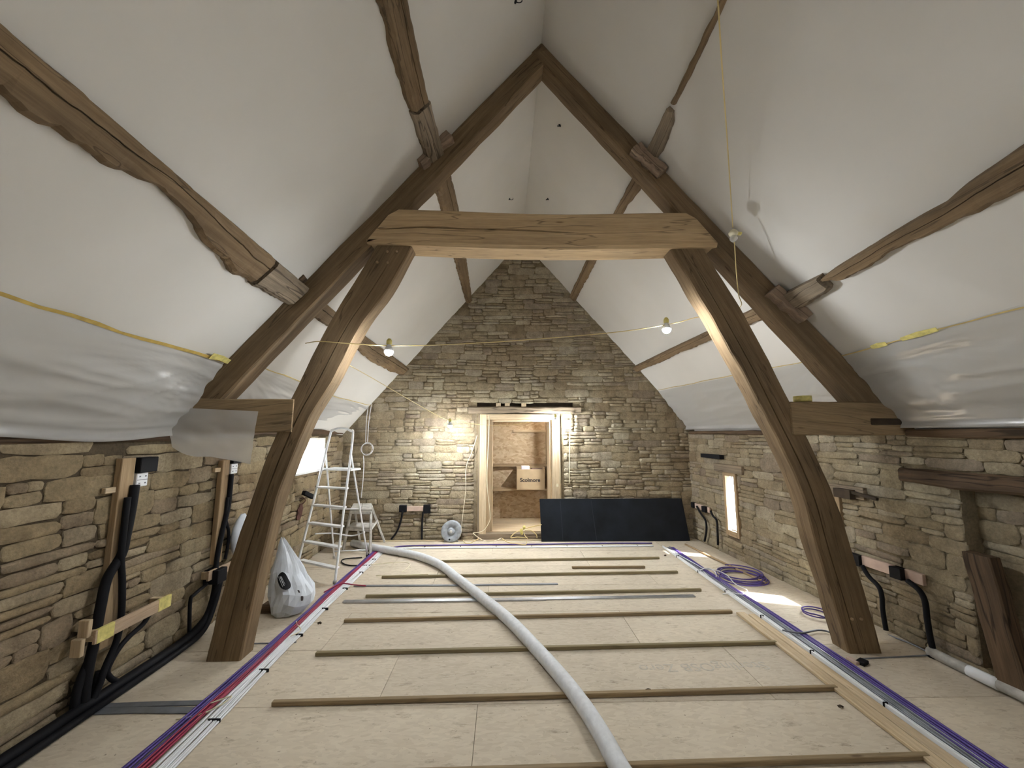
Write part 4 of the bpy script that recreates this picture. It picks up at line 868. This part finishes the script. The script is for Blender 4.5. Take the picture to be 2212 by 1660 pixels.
# rusty bracket and black gadget on the wall under the left window
q = atx(650, 1072, XL); o = bar('black_torch', V((XL+.06, q.y-.06, q.z+.05)), V((XL+.10, q.y+.10, q.z-.03)), .05, .05, BLACKP); props(o, 'stubby black tool hanging on the wall below left window', 'tool')
q = atx(645, 1100, XL); rbk = thing('rusty_bracket', (XL+.01, q.y, q.z), 'rusty brown iron bracket on the wall below left window', 'bracket')
rings = [[V((XL+.012+dx, q.y+y_, q.z+z_)) for dx, y_, z_ in ((0, -w+o_, zz), (.012, -w+o_, zz), (.014, w+o_, zz), (0, w+o_, zz))] for zz, w, o_ in ((-.12, .03, -.03), (-.08, .055, -.02), (-.04, .045, .0), (.0, .06, .0), (.03, .03, .01), (.06, .022, .015))]
loft('plate', rings, BRONZE, rbk); tube('hook', [V((XL+.03, q.y+.01, q.z+.05)), V((XL+.06, q.y+.03, q.z+.09)), V((XL+.05, q.y+.0, q.z+.13)), V((XL+.02, q.y-.02, q.z+.12))], .006, BRONZE, rbk, 6, 4)
# ------------------------------------------------------------------ far wall fittings
def farp(u, v, d=.03): return aty(u, v, YF-d)
def far_box(u0, v0, u1, v1, d, m, label, nm='socket_box', c='electrical box'):
    a, b = farp(u0, v0, 0), farp(u1, v1, 0); return props(box(nm, (a.x, YF-d, b.z), (b.x, YF-.002, a.z), m), label, c)
far_box(864, 1091, 879, 1106, .05, BLACKP, 'black back box at left end of board on gable')
far_box(880, 1094, 915, 1104, .03, PINKP, 'pinkish board between two black boxes on the stone gable', 'mounting_board', 'board')
far_box(916, 1090, 930, 1108, .055, BLACKP, 'black back box at right end of board on gable')
cable([farp(870, 1104, .045), farp(866, 1125, .04), farp(858, 1148, .045), farp(845, 1166, .05)], .015, BLACKP, 'black corrugated conduit bending down from left gable box', 'conduit', name='conduit')
cable([farp(914, 1106, .045), farp(912, 1130, .04), farp(911, 1166, .04)], .015, BLACKP, 'black corrugated conduit dropping straight from right gable box', 'conduit', name='conduit')
rl = thing('cable_reel', (-.77, YF-.06, .15), 'grey plastic cable drum standing against the gable left of doorway', 'cable drum')
RM = frame_M((-.77, YF-.12, .152), (1, 0, 0), (0, .1, .995), (0, -.995, .1))
lathe('drum', [(.062, -.10), (.148, -.10), (.148, -.088), (.075, -.086), (.075, -.012), (.148, -.010), (.150, 0), (.142, .006), (.075, .002), (.070, -.010), (.050, -.012), (.048, .008), (.02, .012)], REELM, rl, 28, RM)
lathe('hub_knob', [(.022, 0), (.020, .022), (.012, .026)], DUSTY, rl, 12, RM); lathe('finger_hole', [(.013, .004), (.013, .0075)], BLACKP, rl, 12, RM @ Matrix.Translation((-.02, -.112, 0)))
for sx in (-1, 1): bar('foot', (-.77+sx*.06, YF-.115, .09), (-.77+sx*.10, YF-.12, .002), .012, .016, REELM, rl)
# big black board leaning on the gable
X0, X1 = aty(1169, 1165, 6.0).x, aty(1489, 1165, 6.0).x
pb = thing('black_board', ((X0+X1)/2, 6.0, 0), 'large black rubber faced panel leaning on the gable right of doorway', 'panel')
rings = [quad_ring((X0+.0*(1-z/.62)-.02*z, 5.965+.085*z/.62, z), (X1-.06*z/.62, 5.965+.085*z/.62, z), (X1-.06*z/.62, 5.990+.085*z/.62, z), (X0-.02*z, 5.990+.085*z/.62, z), .01) for z in (.0015, .2, .4, .60)]
loft('board', rings, BLACKB, pb)
for x, s in ((.86, .02), (1.33, .05)): 
    fm = bar('scuff_line', (x+.0, 5.964+.085*.58/.62, .58), (x+s, 5.964+.003, .02), .010, .002, plain('scuffed_rubber', (.022, .028, .036), .7, spec=.2), pb, up=(0, -1, .13), ch=0)
o = box('trim_1', (-2.45, YF-.075, .0005), (2.84, YF-.035, .012), PINEP); o['kind'] = 'structure'
# wires on the gable
cable([aty(803, 870, 6.06), aty(797, 910, 6.06), aty(794, 955, 6.05)], .005, WHITEC, 'thin white wire dropping down the gable to wire coil, right one')
cable([aty(796, 872, 6.06), aty(791, 915, 6.06), aty(790, 960, 6.05)], .005, WHITEC, 'thin white wire dropping down the gable to wire coil, left one')
q = aty(794, 970, 6.05); cable([(q.x+.085*math.cos(a)*(1+.12*math.sin(a*.4)), q.y-.02+.01*math.sin(a), q.z+.09*math.sin(a)*(1+.1*math.cos(a*.7))) for a in [i*.45 for i in range(48)]], .0026, WHITEC, 'coil of thin white wire hanging on the gable above stool', 'wire coil', sub=2, name='wire_coil')
cable([aty(785, 985, 6.05), aty(786, 1005, 6.04), aty(784, 1040, 6.04), aty(780, 1076, 6.03)], .006, WHITEC, 'white wire running down from the wire coil to stool')
cable([aty(1031, 940, 6.02), aty(1020, 975, 6.04), aty(1007, 1010, 6.05), aty(1006, 1060, 6.05), aty(1000, 1110, 6.05), aty(995, 1160, 6.03)], .004, CREAM, 'slack cream wire hanging on stones left of the doorway')
cable([aty(1057, 898, 6.05), aty(1055, 960, 6.05), aty(1052, 1040, 6.05), aty(1058, 1105, 6.05), aty(1058, 1125, 6.04), aty(1050, 1140, 6.03), aty(1040, 1149, 6.0), aty(1022, 1152, 5.95)], .005, CREAM, 'cream wire dangling down left post of the doorway')
cable([aty(1232, 891, 6.04), aty(1231, 950, 6.04), aty(1230, 1000, 6.04), aty(1230, 1045, 6.03)], .006, CREAM, 'cream cable hanging straight down stones right of doorway')
o = bar('cable_end', aty(1204, 1046, 6.05), aty(1204, 1052, 6.05), .03, .03, CREAM); props(o, 'small cream connector on right edge of the door frame', 'connector')
cable([aty(1208, 900, 6.06), aty(1209, 960, 6.06), aty(1210, 1046, 6.06)], .006, CREAM, 'cream cable down the right outer edge of the door frame')
# yellow festoon tangle by the threshold
tg = fl(1130, 1168); tgl = thing('festoon_tangle', (tg.x, 5.98, 0), 'tangle of yellow festoon cable with lampholders on the doorway threshold', 'cable tangle')
TP = [aty(u, v, y) for u, v, y in ((1170, 1134, 5.92), (1150, 1138, 5.95), (1133, 1143, 5.95), (1128, 1146, 5.95))]
tube('cable_loop', TP, .006, YELLOWC, tgl, 6, 5)
for pts in (((1128, 1147, 5.95), (1115, 1150, 5.9), (1103, 1162, 5.85), (1118, 1161, 5.9), (1140, 1163, 5.9)), ((1134, 1146, 5.95), (1146, 1146, 5.92), (1158, 1155, 5.88), (1160, 1163, 5.87)), ((1131, 1148, 5.95), (1134, 1158, 5.92), (1140, 1164, 5.85)), ((1000, 1168, 5.95), (1008, 1175, 5.8), (1020, 1172, 5.85), (1034, 1164, 5.95)), ((1085, 1164, 5.9), (1097, 1172, 5.8), (1115, 1175, 5.75), (1135, 1177, 5.72), (1138, 1170, 5.8)), ((1022, 1153, 5.95), (1035, 1163, 5.92), (1050, 1170, 5.85), (1066, 1170, 5.85), (1083, 1163, 5.92))):
    P = [aty(*p) for p in pts]
    for p in P: p.z = max(p.z, .008)
    tube('cable_loop', P, .006, YELLOWC if pts[0][0] != 1022 else CREAM, tgl, 6, 5)
for u, v in ((1126, 1143), (1132, 1142), (1127, 1149)): p = aty(u, v, 5.94); lathe('lamp_holder', [(.012, 0), (.022, .005), (.022, .04), (.014, .048)], YTAPE2, tgl, 10, Matrix.Translation(p) @ Matrix.Rotation(u*.7, 4, 'X'))
# ------------------------------------------------------------------ right wall fittings
MRW = frame_M(RP, -RD, RN, (0, 0, 1))
def rsz(u, v, d=0.0):
    p = onp(u, v, RP+RN*d, RN); q = p-RP; return -q.dot(RD), p.z
def rpt(u, v, d=.04): s, z = rsz(u, v, d); return MRW @ V((s, d, z))
def rbox(s0, s1, z0, z1, d, m, label, nm='socket_box', c='electrical box', d0=.004): return props(box(nm, (s0, d0, z0), (s1, d, z1), m, None, .003, MRW), label, c)
s, z = rsz(1840, 1205); rbox(2.56, 2.70, .46, .55, .06, BLACKP, 'black back box at left end of pink board right of brace')
rbox(2.70, 3.16, .475, .555, .035, PINKP, 'long pinkish board on right wall beside foot of brace', 'mounting_board', 'board')
rbox(2.955, 3.04, .47, .555, .075, BLACKP, 'black back box on middle of the pink board right of brace')
RCG = 'black conduits on the right wall'
def rcond(pts, r, label): return cable([rpt(u, v, .045) for u, v in pts], r, BLACKP, label, 'conduit', RCG, 6, 10, name='conduit')
rcond([(1862, 1222), (1876, 1245), (1898, 1268), (1905, 1290), (1907, 1320), (1914, 1362)], .017, 'black corrugated conduit nearer the right brace')
rcond([(1960, 1255), (1985, 1275), (1998, 1300), (2003, 1340), (2010, 1380), (2016, 1408)], .019, 'black corrugated conduit right of the pink board')
lathe('floor_collar', [(.035, 0), (.03, .03), (.02, .04)], BLACKP, None, 10, Matrix.Translation(V((rpt(2016, 1412, .05).x, rpt(2016, 1412, .05).y, 0)))); props(bpy.data.objects['floor_collar'], 'black rubber collar where right conduit enters the floor', 'collar')
rbox(.07, .13, .47, .55, .05, BLACKP, 'small black back box next to gable corner on right wall')
rbox(.13, .50, .47, .545, .025, PINKP, 'short pinkish board near gable corner on right wall', 'mounting_board', 'board')
rbox(.36, .45, .465, .545, .06, BLACKP, 'black back box beside slit window on right wall')
rcond([(1505, 1094), (1514, 1110), (1524, 1125), (1526, 1145), (1522, 1170)], .014, 'black conduit next to gable corner on right wall')
rcond([(1535, 1104), (1540, 1115), (1548, 1125), (1550, 1150), (1551, 1178)], .014, 'black conduit beside slit window on right wall')
for sk_ in (0,):
    s0, z0 = rsz(1523, 983); rbox(s0, s0+.44, 1.245, 1.30, .07, BLACKP, 'black bar shaped fitting on right wall above the slit window', 'black_fitting', 'fitting')
s0, z0 = rsz(1818, 1056); rbox(s0, s0+.16, z0-.07, z0+.01, .09, DARKV, 'dark iron block on right wall beside the brace', 'iron_block', 'block'); 
o = bar('iron_spike', MRW @ V((s0+.15, .06, z0-.01)), MRW @ V((s0+.36, .05, z0-.035)), .03, .025, DARKV); props(o, 'dark iron spike sticking along right wall beside the brace', 'spike')
o = box('iron_bar', (3.06, -.10, 1.10), (3.06+.001, -.1, 1.101), DARKV, None, 0, MRW); bpy.data.objects.remove(o, do_unlink=True)
# alcove lintel, leaning post and lagged pipe at its foot
rings = [quad_ring(*(MRW @ V(p) for p in ((s, -.14, 1.222+.008*math.sin(s*6)), (s, .03+.01*math.sin(s*4), 1.222+.012*math.sin(s*5)), (s, .02, 1.325), (s, -.14, 1.33))), .015) for s in [3.07+i*.09 for i in range(24)]]
props(loft('alcove_lintel', rough_rings(rings, .014, 7, 3), OAKD), 'dark rough timber lintel over the alcove in right wall', 'beam')
pa, pb_ = MRW @ V((3.50, .0, .80)), MRW @ V((3.63, .05, .03)); rings = []
for i in range(9):
    t = i/8; c = pa.lerp(pb_, t); e = -RD*.075; f = RN*.045; rings.append(quad_ring(c-e-f, c+e-f, c+e+f, c-e+f, .008))
props(loft('leaning_post', rough_rings(rings, .006, 8, 6), OAKD), 'short old timber leaning in the alcove of right wall', 'timber')
LP = [MRW @ V(p) for p in ((3.16, .05, .03), (3.35, .065, .034), (3.6, .08, .045), (3.85, .085, .05), (4.4, .09, .05))]
lp = thing('lagged_pipe', LP[0], 'pipe in dusty grey lagging along foot of right wall', 'pipe'); tube('lagging', LP, .035, LAGG, lp, 10, 5)
tube('white_sleeve', [LP[1].lerp(LP[2], .25)+V((-.012, 0, .004)), LP[1].lerp(LP[2], .55)+V((-.012, 0, .004)), LP[1].lerp(LP[2], .85)+V((-.014, 0, .004))], .036, WHITEP, lp, 10, 3)
cable([rpt(1890, 1362, .03), rpt(1925, 1375, .04), rpt(1970, 1392, .05), rpt(2005, 1410, .06)], .006, GREYM, 'thin grey cable along foot of right wall to conduit collar')
# dark bar standing in for the shade of a slot in right sole beam
o = box('slot_shade', (2.86, YT-.022, 1.66), (3.20, YT+.03, 1.71), DARKV, tr, .006)
# ------------------------------------------------------------------ festoon cable
def P(u, v, y): return aty(u, v, y)
cable([P(1546, -60, 1.55), P(1552, 20, 1.62), P(1560, 150, 1.85), P(1570, 290, 2.2), P(1583, 492, 2.72)], .0036, YELLOWC, 'yellow festoon cable hanging from top of picture to unlit lamp', 'cable')
ul = P(1584, 505, 2.74); un = thing('festoon_lamp', ul, 'unlit festoon lamp in cream holder hanging beside the right rafter', 'lamp')
lathe('lamp_holder', [(.016, -.012), (.030, -.010), (.034, .006), (.024, .022), (.008, .034)], CREAM, un, 14, Matrix.Translation(ul))
bar('side_lug', ul+V((.02, 0, .004)), ul+V((.062, 0, .0)), .022, .020, YTAPE2, un); lathe('bulb', [(.012, -.014), (.026, -.03), (.028, -.045), (.018, -.06), (.004, -.066)], film_mat('clear_bulb', (.8, .8, .8), .45, .1), un, 12, Matrix.Translation(ul))
cable([ul+V((.005, 0, -.012)), P(1590, 580, 2.85), P(1595, 635, 2.97), P(1600, 662, 3.19), P(1560, 680, 3.21), P(1505, 686, 3.17), P(1450, 700, 3.12), P(1330, 718, 3.06), P(1130, 735, 2.98), P(960, 745, 2.94), P(842, 747, 2.93), P(760, 743, 2.955), P(692, 738, 2.965), P(660, 742, 3.10)], .0036, YELLOWC, 'yellow festoon cable slung across the truss between both braces', 'cable')
cable([P(748, 786, 3.17), P(800, 815, 3.9), P(900, 873, 5.0), P(955, 903, 5.45), P(974, 908, 5.55), P(1040, 918, 5.92), P(1120, 917, 5.96), P(1190, 897, 5.97)], .0036, YELLOWC, 'yellow festoon cable running from left brace back to the doorway', 'cable')
cable([V((-1.15, -1.0, 2.22)), V((.2, -1.1, 2.24)), V((1.6, -1.25, 2.27)), V((1.2, -1.9, 2.4)), V((.3, -2.5, 2.42))], .0036, YELLOWC, 'yellow cable added to carry the fill bulbs behind the camera', 'cable')
# ------------------------------------------------------------------ festoon lighting
def bulb(p, label, r=.034, k=1.0, c=(.93, .97, 1.0), cord=0.0, up=.34):
    p = V(p); t = thing('festoon_lamp', p, label, 'lamp', None); M = Matrix.Translation(p)
    lathe('bulb', [(.004, -r), (r*.55, -r*.84), (r*.88, -r*.45), (r, 0), (r*(1-.2*up), r*up)], emit_mat('lit_bulb', c, BULB*k), t, 16, M)
    lathe('bulb_base', [(r*(1.01-.2*up), r*up+.0002), (r*.84, r*.75), (r*.5, r*1.3), (r*.45, r*1.6)], WHITEP, t, 16, M)
    lathe('lamp_holder', [(.018, r*1.61), (.021, r*1.65), (.021, r*1.65+.028), (.010, r*1.65+.045)], YTAPE2, t, 12, M)
    if cord: tube('cord', [p+V((0, 0, r*1.65+.04)), p+V((0, 0, cord))], .004, CREAM, t, 6, 1)
    return t
b1 = aty(840, 760, 2.93); b3 = aty(1440, 712, 3.12); b2 = aty(972, 920, 5.55); b4 = aty(1200, 908, 5.93)
bulb(b1, 'lit festoon bulb beside the left curved brace', k=.52, up=.08); bulb(b3, 'lit festoon bulb beside the right curved brace', k=.66, up=.10)
bulb(b2, 'lit festoon bulb hanging before the stone gable left of doorway', k=1.25, up=.04); bulb(b4, 'lit festoon bulb at top right corner of the doorway', .026, k=1.9, up=.04)
FILL_BULBS = [V((-1.15, -1.0, 2.15)), V((1.6, -1.25, 2.2)), V((.3, -2.5, 2.35))]  # unseen bulbs added behind the camera as fill light for the front
for p, lb, k in zip(FILL_BULBS, ('left', 'right', 'rearmost'), (.06, .20, .09)): bulb(p, 'unseen fill bulb added behind the camera, %s of three' % lb, k=k)
bulb((.52, 6.78, 2.25), 'lit bulb hidden above the doorway head inside the lobby', .03, .20, c=(1.0, .86, .66), cord=.65)
